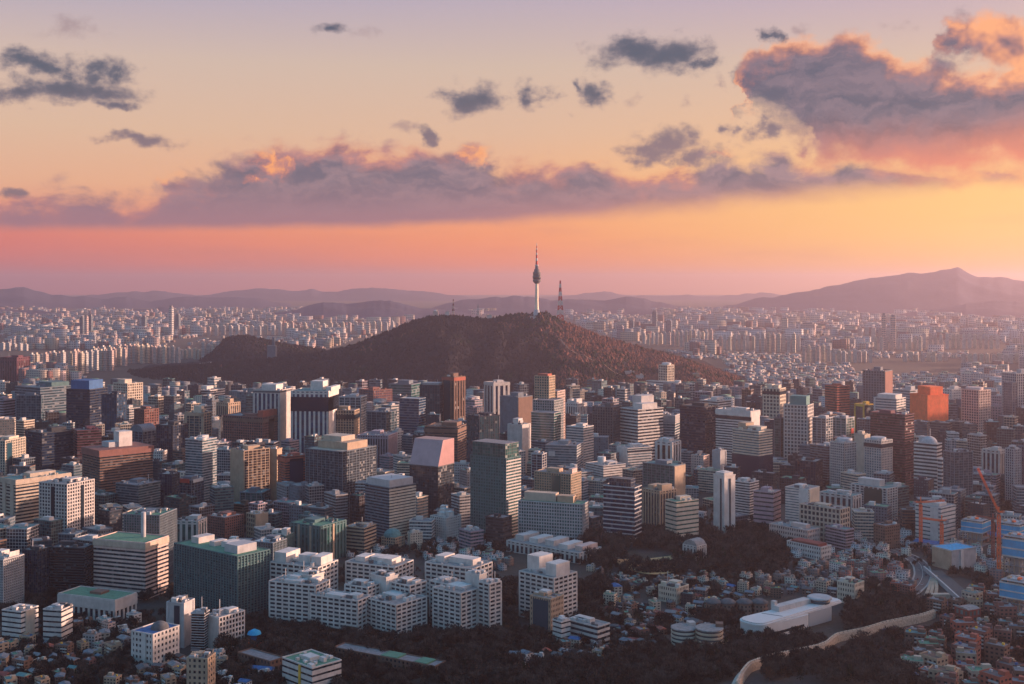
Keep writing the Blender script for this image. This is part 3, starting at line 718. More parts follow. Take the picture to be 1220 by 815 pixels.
T('office_building', 'dark teal glass office with a stepped pale base', 'office', (138, 165, 191), (579, 628), 'thin', 'slate', 'teal', 'roofgrey')
T('office_building', 'slim navy slab squeezed beside the dark teal glass office', 'office', (190, 205, 214), (566, 618), 'curtain', 'navy', 'navy', 'lgrey' if 'lgrey' in PAL else 'roofgrey')
T('office_building', 'low dark glass office with a red and white rooftop sign', 'office', (208, 228, 243), (573, 612), 'curtain', 'slate', 'navy', 'roofgrey', extras=[('sign', 'f', 0, .93, .8, 5, 'red'), ('sign', 'r', 0, .93, .8, 4, 'white')])
T('office_tower', 'glass tower set in a broad stone frame with sunlit rooftop hut', 'tower', (220, 243, 252), (493, 552), 'curtain+frame', 'tan', 'teal', 'tan', asp=1.6, extras=[('box', 0, .1, .4, .4, 8, 'cream')], ref='the stone-framed glass tower')
T('office_tower', 'pale teal tower with a rounded banded corner', 'tower', (221, 241, 258), (525, 603), 'thin', 'lgrey', 'lite', 'white', extras=[('drum', .42, -.42, 5, 3, 'white')], ref='the pale teal rounded tower')
T('office_tower', 'big russet office with gridded windows and a dark central slot', 'office', (266, 313, 333), (498, 556), 'grid', 'brick', 'dark', 'roofgrey', asp=1.7, extras=[('slot', 'r', 0, .3, 'black'), ('box', .42, 0, .14, .9, 8, 'redbrick'), ('band', .9, .97, 'brown')], ref='the big russet office')
T('office_tower', 'tan stone slab with a dark bronze glass front', 'office', (275, 291, 321), (538, 606), 'curtain', 'tan', 'brown', 'roofgrey', asp=.8, extras=[('panel', 'f', 0, .99, 'tan')], ref='the bronze glass slab')
T('office_building', 'narrow tan strip tower joined behind the bronze glass slab', 'office', (318, 330, 336), (536, 600), 'solid', 'tan', 'dark', 'brown')
T('office_building', 'small curved dark green glass block at the foot of the bronze slab', 'office', (286, 312, 322), (588, 612), 'curtain', 'slate', 'green', 'copper')
T('office_building', 'terracotta-framed office with a dark glass middle', 'office', (331, 340, 366), (545, 609), 'ribbon', 'redbrick', 'dark', 'copper', asp=.7, extras=[('slot', 'r', 0, .62, 'navy'), ('band', .92, .985, 'redbrick')], ref='the terracotta-framed office')
T('hotel_tower', 'blue glass slab between white end walls with pale rooftop', 'hotel', (302, 333, 347), (466, 552), 'vert+endwall', 'pale', 'blue', 'roofpale', bay=6, extras=[('box', 0, 0, .55, .6, 7, 'white'), ('band', .975, 1.0, 'dgrey')], ref='the blue glass slab with white ends')
T('hotel_tower', 'tall white-ribbed blue slab with teal roof edge and white lift tower', 'hotel', (347, 391, 403), (467, 556), 'vert+endwall', 'white', 'blue', 'copper', bay=5.4, extras=[('box', .06, .2, .34, .5, 11, 'white'), ('gband', .74, .93, 'navy'), ('box', .47, .1, .14, .9, 5, 'white')], roof=False, ref='the white-ribbed blue slab')
T('hotel_building', 'tan gridded hotel with an arcade of square openings on top', 'hotel', (396, 422, 428), (490, 552), 'finevert', 'tan', 'dark', 'roofgrey', asp=1.2, extras=[('gband', .85, .93, 'dark')], ref='the tan arcade-topped hotel')
T('office_tower', 'wide dark glass office with a stepped beige roof', 'office', (364, 408, 448), (539, 618), 'curtain', 'slate', 'dark', 'beige', asp=.9, extras=[('box', 0, .05, .8, .6, 9, 'tan'), ('box', -.1, .05, .5, .4, 15, 'beige')], roof=False, ref='the beige-roofed dark glass office')
T('apartment_building', 'low white terraces at the wooded foot of the hill', 'apartments', (227, 250, 268), (466, 477), 'ribbon', 'white', 'dark', 'roofpale', ref='the white terraces below the hill')
T('office_building', 'small tan office behind the stone-framed glass tower', 'office', (258, 272, 286), (481, 512), 'vert', 'tan', 'dark')
T('office_tower', 'grey-teal flat-topped block behind the tan arcade-topped hotel', 'office', (404, 430, 437), (474, 530), 'curtain', 'lgrey', 'teal', 'roofgrey')
T('office_building', 'rust-coloured low block below the dark hillside', 'office', (428, 445, 467), (466, 492), 'grid', 'brick', 'blue', 'redbrick')
T('office_building', 'dark green glass block in front of the rust-coloured low block', 'office', (437, 460, 473), (492, 535), 'curtain', 'slate', 'teal')
T('office_building', 'wide grey-green low slab against the hill', 'office', (463, 490, 501), (459, 484), 'thin', 'slate', 'green', 'roofgrey')
T('office_building', 'broad mauve office with a pale end wall', 'office', (426, 462, 473), (520, 566), 'vert', 'mauve', 'brown', 'roofgrey', ref='the broad mauve office')
T('billboard_building', 'narrow grey block carrying a glowing cream rooftop board', 'office', (431, 440, 449), (538, 574), 'thin', 'slate', 'dark', 'roofgrey', roof=False, extras=[('box', 0, -.2, .7, .2, 7, 'cream')])
T('office_tower', 'tower with a white arched frame round a tapering glass wedge', 'tower', (476, 499, 507), (476, 540), 'thin', 'slate', 'blue', 'white', asp=1.3, roof=False, ref='the wedge-framed white tower')
T('office_tower', 'dark slate tower with a small spired roof', 'tower', (500, 524, 532), (460, 528), 'curtain', 'char', 'teal', 'dgrey', extras=[('mast', -.3, 0, 7), ('cap', .8, 3, 'grey')])
T('hotel_tower', 'slim tower with terracotta wings catching the sun', 'tower', (527, 541, 554), (450, 528), 'vert', 'brown', 'brown', 'brick', bay=5, extras=[('slot', 'f', -.1, .5, 'teal'), ('band', .95, 1.0, 'redbrick')], ref='the terracotta-winged tower')
T('office_building', 'long brown office with a wide flat overhanging roof', 'office', (506, 545, 557), (510, 575), 'ribbon', 'brown', 'dark', 'brown', extras=[('band', .92, .97, 'brown')], ref='the long brown overhanging-roof office')
T('office_tower', 'leaning mirror-glass tower with its slanted top reflecting pink sky', 'tower', (488, 522, 541), (557, 622), 'glassonly', 'dgrey', 'dark', 'roofgrey', asp=1.2, frame='char', roof=False, extras=[('slant', 31, 0)], ref='the pink-reflecting mirror tower')
T('office_tower', 'black banded office with one tan sunlit side and grey roof', 'office', (435, 464, 495), (582, 648), 'ribbon', 'slate', 'dark', 'roofgrey', pitch=3.6, extras=[('cap', .9, 9, 'lgrey'), ('fbands', 'r', 'cream', .62)], roof=True, ref='the black banded office')  # sunlit side's brightness put into its cream bands
T('office_tower', 'navy glass slab with a flat top behind the green glass tower', 'tower', (556, 571, 595), (497, 585), 'curtain', 'navy', 'teal', 'dgrey')
T('office_tower', 'white-framed dark glass twin slabs in front of the hill', 'tower', (577, 588, 607), (457, 524), 'vert', 'pale', 'navy', 'roofgrey', bay=7.5, extras=[('band', .96, 1.0, 'pale')], ref='the white-framed dark twin slabs')
T('office_building', 'plain blue-grey block with a brown blank side', 'office', (596, 617, 634), (474, 534), 'solid+corner', 'slate', 'dark', 'roofgrey', extras=[('panel', 'r', 0, .98, 'brown')])
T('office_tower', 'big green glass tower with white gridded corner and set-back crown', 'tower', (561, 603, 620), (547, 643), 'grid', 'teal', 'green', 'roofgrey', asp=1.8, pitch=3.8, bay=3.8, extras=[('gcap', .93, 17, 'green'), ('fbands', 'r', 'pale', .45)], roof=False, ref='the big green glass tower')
T('apartment_building', 'white angular apartment cluster with several stepped rooftops', 'apartments', (513, 532, 549), (618, 645), 'punch', 'white', 'dark', 'roofpale', extras=[('box', -.2, .1, .3, .3, 8, 'white'), ('box', .25, 0, .25, .3, 6, 'white')])
T('office_tower', 'white slab tower with grey shaded side beside the stepped tower', 'tower', (605, 622, 632), (507, 565), 'solid+corner', 'pale', 'dark', 'white', extras=[('box', -.1, 0, .4, .5, 7, 'white')])
T('office_tower', 'stepped tower with orange-lit crown and teal glazed front', 'tower', (635, 660, 671), (478, 552), 'grid', 'grey', 'green', 'roofgrey', roof=False, ref='the orange-crowned stepped tower',
  wings=[dict(px=(637, 654, 661), y=(449, 548), asp=1.2, wl='tan', extras=[('cap', .7, 3, 'redbrick')]), dict(px=(633, 660, 668), y=(493, 560), st='thin', asp=2.6), dict(px=(652, 664, 673), y=(467, 545), wl='pink')])
T('apartment_building', 'little group of white upright slabs below the hill', 'apartments', (672, 688, 699), (482, 508), 'vert', 'white', 'dark', 'roofpale', extras=[('box', -.3, 0, .2, .6, 5, 'white'), ('box', .2, 0, .2, .6, 6, 'white')], ref='the white upright slabs')
T('office_tower', 'dark slate tower with fine ribs before the white wide tower', 'tower', (706, 730, 740), (486, 555), 'finevert', 'dgrey', 'dark', 'dgrey', ref='the dark finely ribbed tower')
T('office_tower', 'wide white tower with bold floor bands and a terraced roof garden', 'tower', (739, 760, 790), (489, 556), 'ribbon', 'white', 'dark', 'roofpale', pitch=3.8, asp=.7, extras=[('box', -.2, .2, .5, .5, 15, 'pale'), ('box', .2, 0, .5, .6, 7, 'white')], ref='the wide white banded tower')
T('office_tower', 'grey glass office with a row of dark squares under its roof', 'office', (779, 804, 810), (496, 552), 'thin', 'lgrey', 'lite', 'roofgrey', extras=[('band', .86, 1.0, 'grey'), ('gband', .90, .95, 'black')])
T('office_building', 'pale office with glazed side and white roof below the upright slabs', 'office', (675, 695, 707), (510, 572), 'ribbon', 'pale', 'lite', 'white')
T('office_building', 'grey banded office with a white square sign on its front', 'office', (650, 687, 695), (532, 582), 'ribbon', 'grey', 'lite', 'roofgrey', extras=[('sign', 'f', -.3, .75, .2, 6, 'white')], ref='the grey office with a square sign')
T('office_building', 'small black glass cube beside the grey office with a square sign', 'office', (633, 646, 651), (542, 592), 'curtain', 'lgrey', 'navy', 'roofgrey')
T('office_building', 'low white ribboned block with a rounded stair tower', 'office', (698, 719, 745), (556, 588), 'thick', 'white', 'dark', 'roofpale', extras=[('drum', -.1, -.1, 5, 8, 'white')], ref='the low white ribboned block')
T('office_building', 'white office with a row of round openings along its parapet', 'office', (735, 748, 776), (535, 578), 'ribbon', 'white', 'lite', 'roofpale', asp=.7, extras=[('gband', .9, .95, 'dark'), ('panel', 'f', 0, .98, 'white')])
T('office_building', 'white block with tall recessed strips and a crenellated top', 'office', (781, 801, 811), (528, 574), 'vert', 'white', 'brown', 'roofpale', bay=7, extras=[('box', -.3, 0, .2, .6, 4, 'white'), ('box', .1, 0, .2, .6, 4, 'white')])
T('office_building', 'beige gridded office with green glass centre and pink roof hut', 'office', (637, 680, 692), (566, 618), 'grid', 'tan', 'green', 'roofgrey', asp=1.9, extras=[('slot', 'f', .1, .25, 'green'), ('box', .42, 0, .1, .5, 6, 'pink')], ref='the beige gridded office')
T('office_building', 'long low pale green office with planted roof terraces', 'office', (618, 694, 701), (602, 644), 'grid', 'lgrey', 'green', 'greenr', pitch=4, asp=3.2, extras=[('box', -.2, .1, .5, .5, 10, 'beige'), ('box', .2, .1, .25, .5, 8, 'tan')], roof=False, ref='the long pale green office')
T('office_tower', 'navy office ringed by thin white lines from base to roof', 'office', (719, 756, 764), (582, 647), 'thin', 'lgrey', 'navy', 'dgrey', asp=1.8, pitch=5.2, extras=[('gcap', .7, 9, 'navy')], roof=False, ref='the navy white-lined office')
T('office_building', 'teal glass office with a beige side wall and teal roof', 'office', (766, 803, 816), (556, 606), 'curtain', 'slate', 'green', 'copper', asp=1.8, extras=[('panel', 'r', 0, .98, 'tan')])
T('apartment_building', 'tan twin-topped apartment block with upright window strips', 'apartments', (766, 786, 806), (586, 630), 'vert', 'tan', 'dark', 'beige', bay=5, extras=[('box', -.25, 0, .3, .6, 5, 'tan'), ('box', .28, 0, .3, .6, 7, 'tan')], ref='the tan twin-topped flats')
T('apartment_building', 'cream block with green trim and deep balcony bands', 'apartments', (793, 806, 832), (599, 645), 'thick', 'cream', 'green', 'greenr', pitch=5, asp=.6, ref='the cream balcony block')
T('office_tower', 'tall near-black office tower with a flat crown', 'tower', (810, 840, 855), (486, 562), 'thin', 'char', 'navy', 'dgrey', asp=1.3, ref='the near-black tower')
T('office_building', 'pale rooftop block rising behind the near-black tower', 'office', (834, 855, 871), (479, 530), 'ribbon', 'white', 'dark', 'roofpale')
T('hotel_tower', 'broad white hotel with closely spaced window bands', 'hotel', (853, 894, 905), (491, 570), 'ribbon', 'white', 'dark', 'roofpale', asp=2.0, extras=[('band', .93, 1.0, 'white'), ('gband', .88, .91, 'dark'), ('panel', 'r', 0, .9, 'white')], ref='the broad white hotel')
T('office_tower', 'slim pale tan tower with an open square-gridded face', 'tower', (909, 929, 936), (464, 528), 'grid', 'cream', 'dark', 'roofpale', pitch=4.2, bay=4.4, extras=[('box', -.2, 0, .3, .5, 5, 'cream'), ('gband', .90, .96, 'dark')], ref='the slim pale tan tower')
T('office_tower', 'white gridded tower topped by a teal rooftop box', 'tower', (934, 962, 969), (484, 560), 'grid', 'pale', 'dark', 'copper', pitch=4.2, bay=4.2, extras=[('box', .05, 0, .7, .6, 11, 'copper')], roof=False, ref='the white gridded teal-topped tower')
T('office_building', 'dark green glass wedge wedged before the slim tan tower', 'office', (922, 930, 935), (499, 556), 'curtain', 'slate', 'green', 'slate')
T('office_building', 'cream block with glazed ribbon front and tan end walls', 'office', (873, 904, 920), (515, 590), 'ribbon', 'cream', 'lite', 'roofpale', asp=1.4, extras=[('gband', .02, .62, 'navy'), ('box', -.3, .1, .3, .6, 8, 'tan')], ref='the cream ribbon-front block')
T('apartment_building', 'small pink block in front of the near-black tower', 'apartments', (824, 838, 845), (544, 574), 'punch', 'pink', 'dark', 'roofpale')
T('office_building', 'narrow blue-grey upright block beside the small pink block', 'office', (849, 858, 865), (538, 576), 'solid+corner', 'lgrey', 'dark', 'roofgrey')
T('office_building', 'low black glass box with a pale roof rim', 'office', (947, 972, 980), (551, 588), 'curtain', 'char', 'navy', 'roofpale')
T('office_tower', 'teal glass tower with a dark flank beside the gridded towers', 'tower', (968, 984, 992), (499, 562), 'curtain', 'lgrey', 'teal', 'roofpale')
T('office_building', 'green glass office with a pale roof and red sign', 'office', (990, 1008, 1018), (499, 545), 'curtain', 'lgrey', 'green', 'roofpale', extras=[('sign', 'r', .2, .6, .3, 6, 'red')])
T('office_tower', 'square brick-red office with one glowing red face', 'office', (983, 997, 1012), (461, 512), 'ribbon', 'redbrick', 'brown', 'dred', ref='the square brick-red office')
T('apartment_tower', 'round-shouldered residential tower with pale ribs and brown panels', 'apartments', (989, 1006, 1020), (529, 590), 'grid', 'pale', 'teal', 'greenr', extras=[('drum', .1, 0, 9, 5, 'lgrey')], ref='the pale-ribbed residential tower')
T('office_building', 'blank cream slab tucked between two residential towers', 'office', (1018, 1030, 1037), (519, 566), 'solid', 'cream', 'dark', 'roofpale')
T('apartment_tower', 'round-shouldered residential tower with teal glass beside the maroon block', 'apartments', (1030, 1050, 1063), (526, 592), 'grid', 'pale', 'lite', 'roofgrey', extras=[('drum', 0, 0, 9, 3, 'lgrey'), ('gband', .88, .95, 'dark')], ref='the teal residential tower')
T('apartment_building', 'tall white apartment tower with a column of small windows', 'apartments', (850, 863, 876), (568, 640), 'solid', 'white', 'dark', 'roofpale', extras=[('slot', 'r', .0, .1, 'dark'), ('slot', 'f', .2, .1, 'dark'), ('cap', .8, 4, 'white')], ref='the tall white windowed tower')
T('office_building', 'white and grey terraced block behind the tall white windowed tower', 'office', (874, 893, 904), (576, 622), 'ribbon', 'white', 'dark', 'roofpale')
T('office_building', 'grey office with dark stripes and a rounded pink top', 'office', (898, 921, 930), (588, 634), 'thick', 'mauve', 'dark', 'roofpale', pitch=5.5, ref='the grey dark-striped office')
T('apartment_building', 'plain white slab with a cream stair tower at its side', 'apartments', (936, 963, 976), (584, 640), 'thick', 'white', 'lite', 'roofpale', extras=[('panel', 'r', 0, .9, 'cream'), ('panel', 'f', .3, .4, 'white')], ref='the plain white slab')
T('office_building', 'low long office with pointed dark bays along its front', 'office', (976, 1016, 1026), (592, 626), 'vert', 'pale', 'dark', 'copper', bay=7, asp=2.2)
T('office_building', 'wide beige office with rows of square dark windows', 'office', (953, 1001, 1012), (608, 650), 'grid', 'beige', 'dark', 'roofpale', pitch=6, bay=5.5, asp=2.4, ref='the wide beige square-windowed office')
T('office_tower', 'dark teal tower with brown sides rising before the far houses', 'tower', (1028, 1054, 1063), (443, 510), 'finevert', 'slate', 'teal', 'redbrick', extras=[('panel', 'r', 0, .98, 'brick')], ref='the dark teal brown-sided tower')
T('hotel_building', 'white office with a ridged crown of upright fins', 'office', (1041, 1068, 1079), (476, 520), 'ribbon', 'white', 'lite', 'roofpale', extras=[('box', 0, 0, .8, .7, 5, 'white'), ('panel', 'f', -.45, .05, 'white')], ref='the white ridge-crowned office')
T('office_tower', 'broad dark maroon office with fine floor lines', 'office', (1037, 1078, 1089), (495, 585), 'thin', 'maroon', 'brown', 'maroon', asp=2.0, ref='the broad dark maroon office')
T('office_building', 'yellow-gold framed glass block beside the maroon office', 'office', (1018, 1030, 1042), (483, 516), 'frame+curtain', 'yellow', 'teal', 'roofpale')
T('office_tower', 'bright orange brick tower with an orange rooftop box', 'tower', (1084, 1105, 1130), (472, 532), 'solid', 'orange', 'dark', 'orange', asp=.9, roof=False, extras=[('box', -.05, .1, .72, .6, 10, 'orange')], ref='the bright orange tower')
T('office_building', 'pale low office with grey stripes behind the orange tower', 'office', (1062, 1084, 1098), (466, 500), 'ribbon', 'lgrey', 'lite', 'roofpale')
T('office_building', 'small white block just past the orange tower', 'office', (1120, 1134, 1146), (465, 486), 'punch', 'white', 'dark', 'white')
T('office_tower', 'white tower with dark window bands and a glass bubble crown', 'tower', (1089, 1116, 1122), (530, 602), 'ribbon', 'white', 'dark', 'white', pitch=4.4, asp=1.8, roof=False, extras=[('dome', .05, 0, 10, 'lgrey'), ('box', -.1, 0, .5, .5, 8, 'lgrey'), ('mast', .1, 0, 18)], ref='the bubble-crowned white tower',
  wings=[dict(px=(1117, 1122, 1130), y=(548, 606), asp=.7, th=50)])
T('office_tower', 'deep teal glass tower with square dark crown', 'tower', (1124, 1137, 1159), (540, 622), 'curtain', 'slate', 'teal', 'dgrey', asp=.7, ref='the deep teal glass tower')
T('apartment_tower', 'pink-grey ribbed residential tower with a stepped shoulder', 'apartments', (1146, 1166, 1180), (466, 528), 'finevert', 'pink', 'dark', 'roofpale', extras=[('drum', -.1, 0, 10, 3, 'pink')], ref='the pink-grey ribbed tower')
T('office_tower', 'tall steel-blue tower at the frame edge before far woods', 'tower', (1194, 1211, 1232), (446, 520), 'finevert', 'lgrey', 'blue', 'roofgrey', asp=.8, ref='the steel-blue edge tower', wings=[dict(px=(1196, 1206, 1212), y=(457, 524), wl='slate')])
T('office_building', 'office with dark upright glass strips between pale piers', 'office', (1170, 1191, 1200), (538, 592), 'vert', 'pale', 'navy', 'tan', bay=5, ref='the dark-stripped pale office')
T('office_building', 'slim striped office tower close beside the dark-stripped pale office', 'office', (1198, 1208, 1216), (536, 602), 'finevert', 'lgrey', 'navy', 'roofpale')
T('office_building', 'blue-grey office cut off by the frame edge', 'office', (1213, 1226, 1240), (534, 600), 'finevert', 'slate', 'blue', 'roofgrey')
T('office_building', 'low pale office with a big green glass front and teal roof', 'office', (1014, 1057, 1069), (583, 622), 'grid', 'pale', 'dark', 'copper', asp=2.2, bay=6, extras=[('slot', 'f', .12, .5, 'green'), ('box', -.1, .1, .6, .5, 8, 'pale')], roof=False, ref='the green-fronted pale office')
T('office_building', 'white office with stacked balconies behind the construction crane', 'office', (1091, 1121, 1138), (606, 648), 'thick', 'white', 'lite', 'roofpale', pitch=5, extras=[('box', 0, 0, .6, .5, 4, 'white'), ('panel', 'f', .25, .3, 'white')], ref='the white balcony office')
# white hall-topped tower on the flank of the hill
T('hotel_tower', 'pale tower with a small dome standing on the hillside podium', 'hotel', (785, 795, 803), (436, 466), 'finevert', 'cream', 'dark', 'white', roof=False, pitch=3, bay=2.6, extras=[('drum', 0, 0, 5.5, 3, 'white'), ('dome', 0, 0, 4.5, 'white')], ref='the domed hillside tower',
  wings=[dict(px=(770, 808, 813), y=(457, 469), st='thick', wl='white', asp=2.5, extras=[('drum', .42, 0, 4, 3, 'white')])])

# ---------------------------------------------------------------- the front rows
T('office_building', 'grey office with corrugated dark bands and a green roof with mast', 'office', (112, 173, 200), (648, 715), 'ribbon', 'pink', 'dark', 'greenr', pitch=5.0, asp=1.7, extras=[('band', .90, 1.0, 'beige'), ('slot', 'r', 0, .01, 'dark'), ('drum', .15, .2, 3, 30, 'lgrey')], roof=False, ref='the green-roofed banded office')
T('office_building', 'black glass slab with a white flat roof', 'office', (27, 45, 60), (657, 715), 'curtain', 'char', 'navy', 'roofpale', ref='the black slab with white roof')
T('office_building', 'black ribbed office in front of the white gridded office', 'office', (60, 100, 113), (654, 712), 'thin', 'char', 'black', 'dgrey', asp=1.6)
T('office_building', 'grey ribbed office with pale roof huts at the frame edge', 'office', (-20, 4, 28), (668, 726), 'finevert', 'lgrey', 'dark', 'roofpale', extras=[('box', -.1, 0, .4, .4, 8, 'white'), ('sign', 'r', 0, 1.04, .5, 6, 'white')])
T('sports_hall', 'long low white hall with a green turf roof', 'hall', (70, 137, 162), (716, 742), 'vert', 'pale', 'dark', 'greenr', bay=8, asp=2.2, extras=[('band', .55, 1.0, 'pale'), ('box', .0, .1, .2, .4, 3, 'brown')], roof=False, ref='the low hall with turf roof')
T('office_tower', 'dark green glass tower standing at the corner of the green complex', 'tower', (148, 190, 210), (615, 692), 'finevert', 'slate', 'green', 'greenr', ref='the corner green tower')
T('apartment_complex', 'long wall of dark green glass offices with pale vertical ribs', 'office complex', (208, 283, 321), (664, 735), 'finevert', 'teal', 'teal', 'greenr', bay=5, asp=2.4, roof=False, extras=[('box', -.35, .1, .12, .5, 8, 'pale'), ('box', -.1, .1, .08, .4, 6, 'white'), ('box', .3, 0, .2, .6, 10, 'lgrey'), ('box', .05, .2, .1, .4, 7, 'white')], ref='the long green glass complex', blk='glass_wall')
T('apartment_complex', 'teal blocks with amber window columns and green roofs', 'office complex', (346, 381, 412), (628, 672), 'vert', 'teal', 'green', 'greenr', bay=6, extras=[('panel', 'f', -.2, .06, 'tan'), ('panel', 'f', .2, .06, 'tan'), ('panel', 'r', 0, .06, 'tan')], ref='the amber-columned teal blocks')
T('office_building', 'white-roofed low block behind the long green glass complex', 'office', (300, 325, 341), (648, 690), 'finevert', 'slate', 'green', 'white')
T('office_building', 'low dark green block with white roof huts behind the white apartments', 'office', (318, 340, 350), (640, 678), 'vert', 'teal', 'green', 'greenr', extras=[('box', -.2, 0, .3, .5, 6, 'white'), ('box', .3, 0, .3, .4, 8, 'white')])
T('office_building', 'long red-brick office with white window grid', 'office', (247, 268, 290), (618, 648), 'grid', 'brick', 'dark', 'roofpale', ref='the long red-brick office')
T('office_building', 'warm orange-tan office with square openings', 'office', (294, 304, 319), (614, 645), 'grid', 'tan', 'dark', 'roofpale', pitch=5, bay=5, extras=[('panel', 'r', 0, .98, 'tan')])
T('office_building', 'white portal-framed green glass office behind the green complex', 'office', (209, 236, 246), (622, 664), 'vert', 'pale', 'green', 'roofpale', bay=8)
T('apartment_building', 'white slab pair with one cream blank end', 'apartments', (3, 25, 45), (730, 770), 'thick', 'white', 'dark', 'roofpale', pitch=6, extras=[('panel', 'r', 0, .5, 'cream')], ref='the white slab pair')
T('apartment_building', 'sloped-roof pale flats with rows of balconies', 'apartments', (52, 73, 86), (728, 770), 'thick', 'pale', 'dark', 'lgrey' if 0 else 'roofpale', pitch=6, ref='the sloped-roof pale flats')
T('office_building', 'white block with a blue roof and a dark quarter-round roof light', 'office', (157, 182, 213), (757, 796), 'punch', 'white', 'dark', 'bluer', pitch=7, bay=6, asp=.8, roof=False, extras=[('dome', .15, .05, 11, 'dgrey'), ('panel', 'f', .1, .2, 'white')], ref='the white block with round skylight')
T('apartment_building', 'grey slab flats with dark flank behind the white cubed office', 'apartments', (199, 219, 231), (720, 772), 'solid+corner', 'lgrey', 'dark', 'roofgrey', extras=[('slot', 'f', .1, .3, 'dark')])
T('apartment_building', 'grey end-on slab with deep black front', 'apartments', (228, 243, 249), (732, 777), 'thin', 'lgrey', 'black', 'greenr')
T('office_building', 'white cubed office with a square grid of dark windows', 'office', (246, 261, 291), (737, 776), 'grid', 'white', 'black', 'roofpale', pitch=5.4, bay=5, asp=.6, extras=[('panel', 'f', 0, .98, 'pale'), ('box', -.2, 0, .3, .4, 5, 'lgrey')], ref='the white cubed office')
T('office_building', 'teal-domed low hall behind the white apartments', 'hall', (455, 471, 482), (642, 658), 'grid', 'tan', 'teal', 'copper', roof=False, extras=[('dome', -.05, 0, 11, 'copper')], ref='the teal-domed hall')
T('office_building', 'squat tan office with fine bands beside the amber-columned blocks', 'office', (411, 434, 448), (630, 662), 'ribbon', 'tan', 'dark', 'roofpale', pitch=4)
T('apartment_building', 'small cream box with regular windows beside the teal-domed hall', 'apartments', (486, 489, 503), (636, 656), 'punch', 'cream', 'dark', 'roofpale', asp=.5)

def flats(label, ref, parts):
    """stepped white apartments: one complex, several wings"""
    p0 = parts[0]
    kw = dict(gl='dark', rf='roofpale', pitch=4.9, bay=5.4)
    T('apartment_complex', label, 'apartments', p0['px'], p0['y'], p0.get('st', 'balc'), 'white', asp=p0.get('asp', 1.4), extras=p0.get('ex'), roof=True, ref=ref, blk='wall',
      wings=[dict(px=q['px'], y=q['y'], st=q.get('st', 'balc'), wl='white', asp=q.get('asp', 1.4), th=q.get('th'), roof=True, extras=q.get('ex'), **{k_: v for k_, v in kw.items()}) for q in parts[1:]], **kw)
WT = [('box', -.25, .1, .2, .3, 12, 'white'), ('box', .25, 0, .2, .3, 10, 'white')]
flats('white stepped apartments with a long low wing beside the green complex', 'the long-winged white apartments', [
    dict(px=(322, 379, 402), y=(677, 732), asp=1.6, ex=[('box', -.35, 0, .25, .7, 12, 'white'), ('box', .05, .1, .25, .4, 9, 'white'), ('box', .38, 0, .2, .6, 11, 'white')]),
    dict(px=(321, 376, 392), y=(699, 751), asp=2.0, ex=[('box', -.1, .1, .2, .4, 6, 'white'), ('box', .3, .2, .15, .4, 5, 'white')]), dict(px=(352, 372, 386), y=(687, 744), st='solid', asp=1.2), dict(px=(370, 426, 441), y=(717, 761), asp=2.4, ex=[('box', .3, .1, .2, .5, 4, 'white')])])
flats('white stepped apartments with a tall middle tower and curved front', 'the curve-fronted white apartments', [
    dict(px=(412, 470, 492), y=(677, 728), asp=1.6, ex=[('box', -.3, 0, .2, .5, 6, 'white'), ('box', .2, 0, .3, .5, 7, 'white')]),
    dict(px=(437, 472, 508), y=(722, 764), asp=1.0), dict(px=(411, 438, 452), y=(701, 752), asp=1.3, ex=[('box', 0, 0, .4, .5, 5, 'white')]),
    dict(px=(442, 460, 474), y=(689, 748), st='solid'), dict(px=(466, 488, 508), y=(699, 752), asp=1.0, ex=[('box', 0, 0, .3, .5, 5, 'white')])])
flats('white stepped apartments with two tall lift towers standing among trees', 'the twin-liftshaft white apartments', [
    dict(px=(507, 562, 586), y=(679, 734), asp=1.6, ex=[('box', -.3, 0, .2, .5, 8, 'white'), ('box', .1, .1, .5, .4, 7, 'white')]),
    dict(px=(516, 549, 580), y=(708, 761), asp=1.0), dict(px=(555, 571, 580), y=(686, 752), st='solid'), dict(px=(570, 583, 597), y=(697, 758), asp=.9), dict(px=(512, 533, 548), y=(697, 750), asp=1.2, ex=[('box', 0, 0, .4, .5, 5, 'white')])])
flats('white apartments set apart from the other complexes with two roof blocks', 'the lone white apartments', [
    dict(px=(619, 660, 687), y=(690, 744), asp=1.3, ex=[('box', -.3, .1, .35, .6, 19, 'white'), ('box', .28, 0, .3, .6, 15, 'white')])])
T('office_building', 'dark glass fronted stone office against the lone white apartments', 'office', (632, 656, 671), (715, 758), 'punch', 'tan', 'dark', 'roofpale', pitch=6, asp=1.2, extras=[('slot', 'f', .02, .74, 'teal'), ('box', -.2, .2, .4, .4, 5, 'white')], ref='the glass-fronted stone office')
T('office_building', 'low pale school block with three rows of window bands', 'school', (675, 712, 726), (748, 772), 'ribbon', 'pale', 'dark', 'roofpale', pitch=7, asp=2.2, ref='the low school block')
T('apartment_building', 'small white balconied flats beside the low school block', 'apartments', (659, 669, 679), (742, 770), 'thick', 'white', 'dark', 'greenr', pitch=6)
T('museum_hall', 'rambling low hall with pale gabled roofs and pink ends', 'hall', (604, 690, 716), (660, 672), 'vert', 'pale', 'dark', 'roofpale', bay=7, asp=2.6, roof=False, extras=[('box', -.4, .1, .12, .7, 7, 'pale'), ('box', -.2, .1, .12, .7, 6, 'white'), ('box', .02, .1, .12, .7, 7, 'pale'), ('box', .24, .0, .12, .7, 6, 'roofpale' if 0 else 'white'), ('box', .42, .1, .1, .7, 6, 'pink')], ref='the rambling low hall')
T('concert_hall', 'white round-backed hall among bare trees', 'hall', (814, 830, 841), (652, 668), 'vert', 'pale', 'dark', 'roofpale', bay=5, roof=False, extras=[('vault', 7, 'roofpale')], ref='the white round-backed hall')
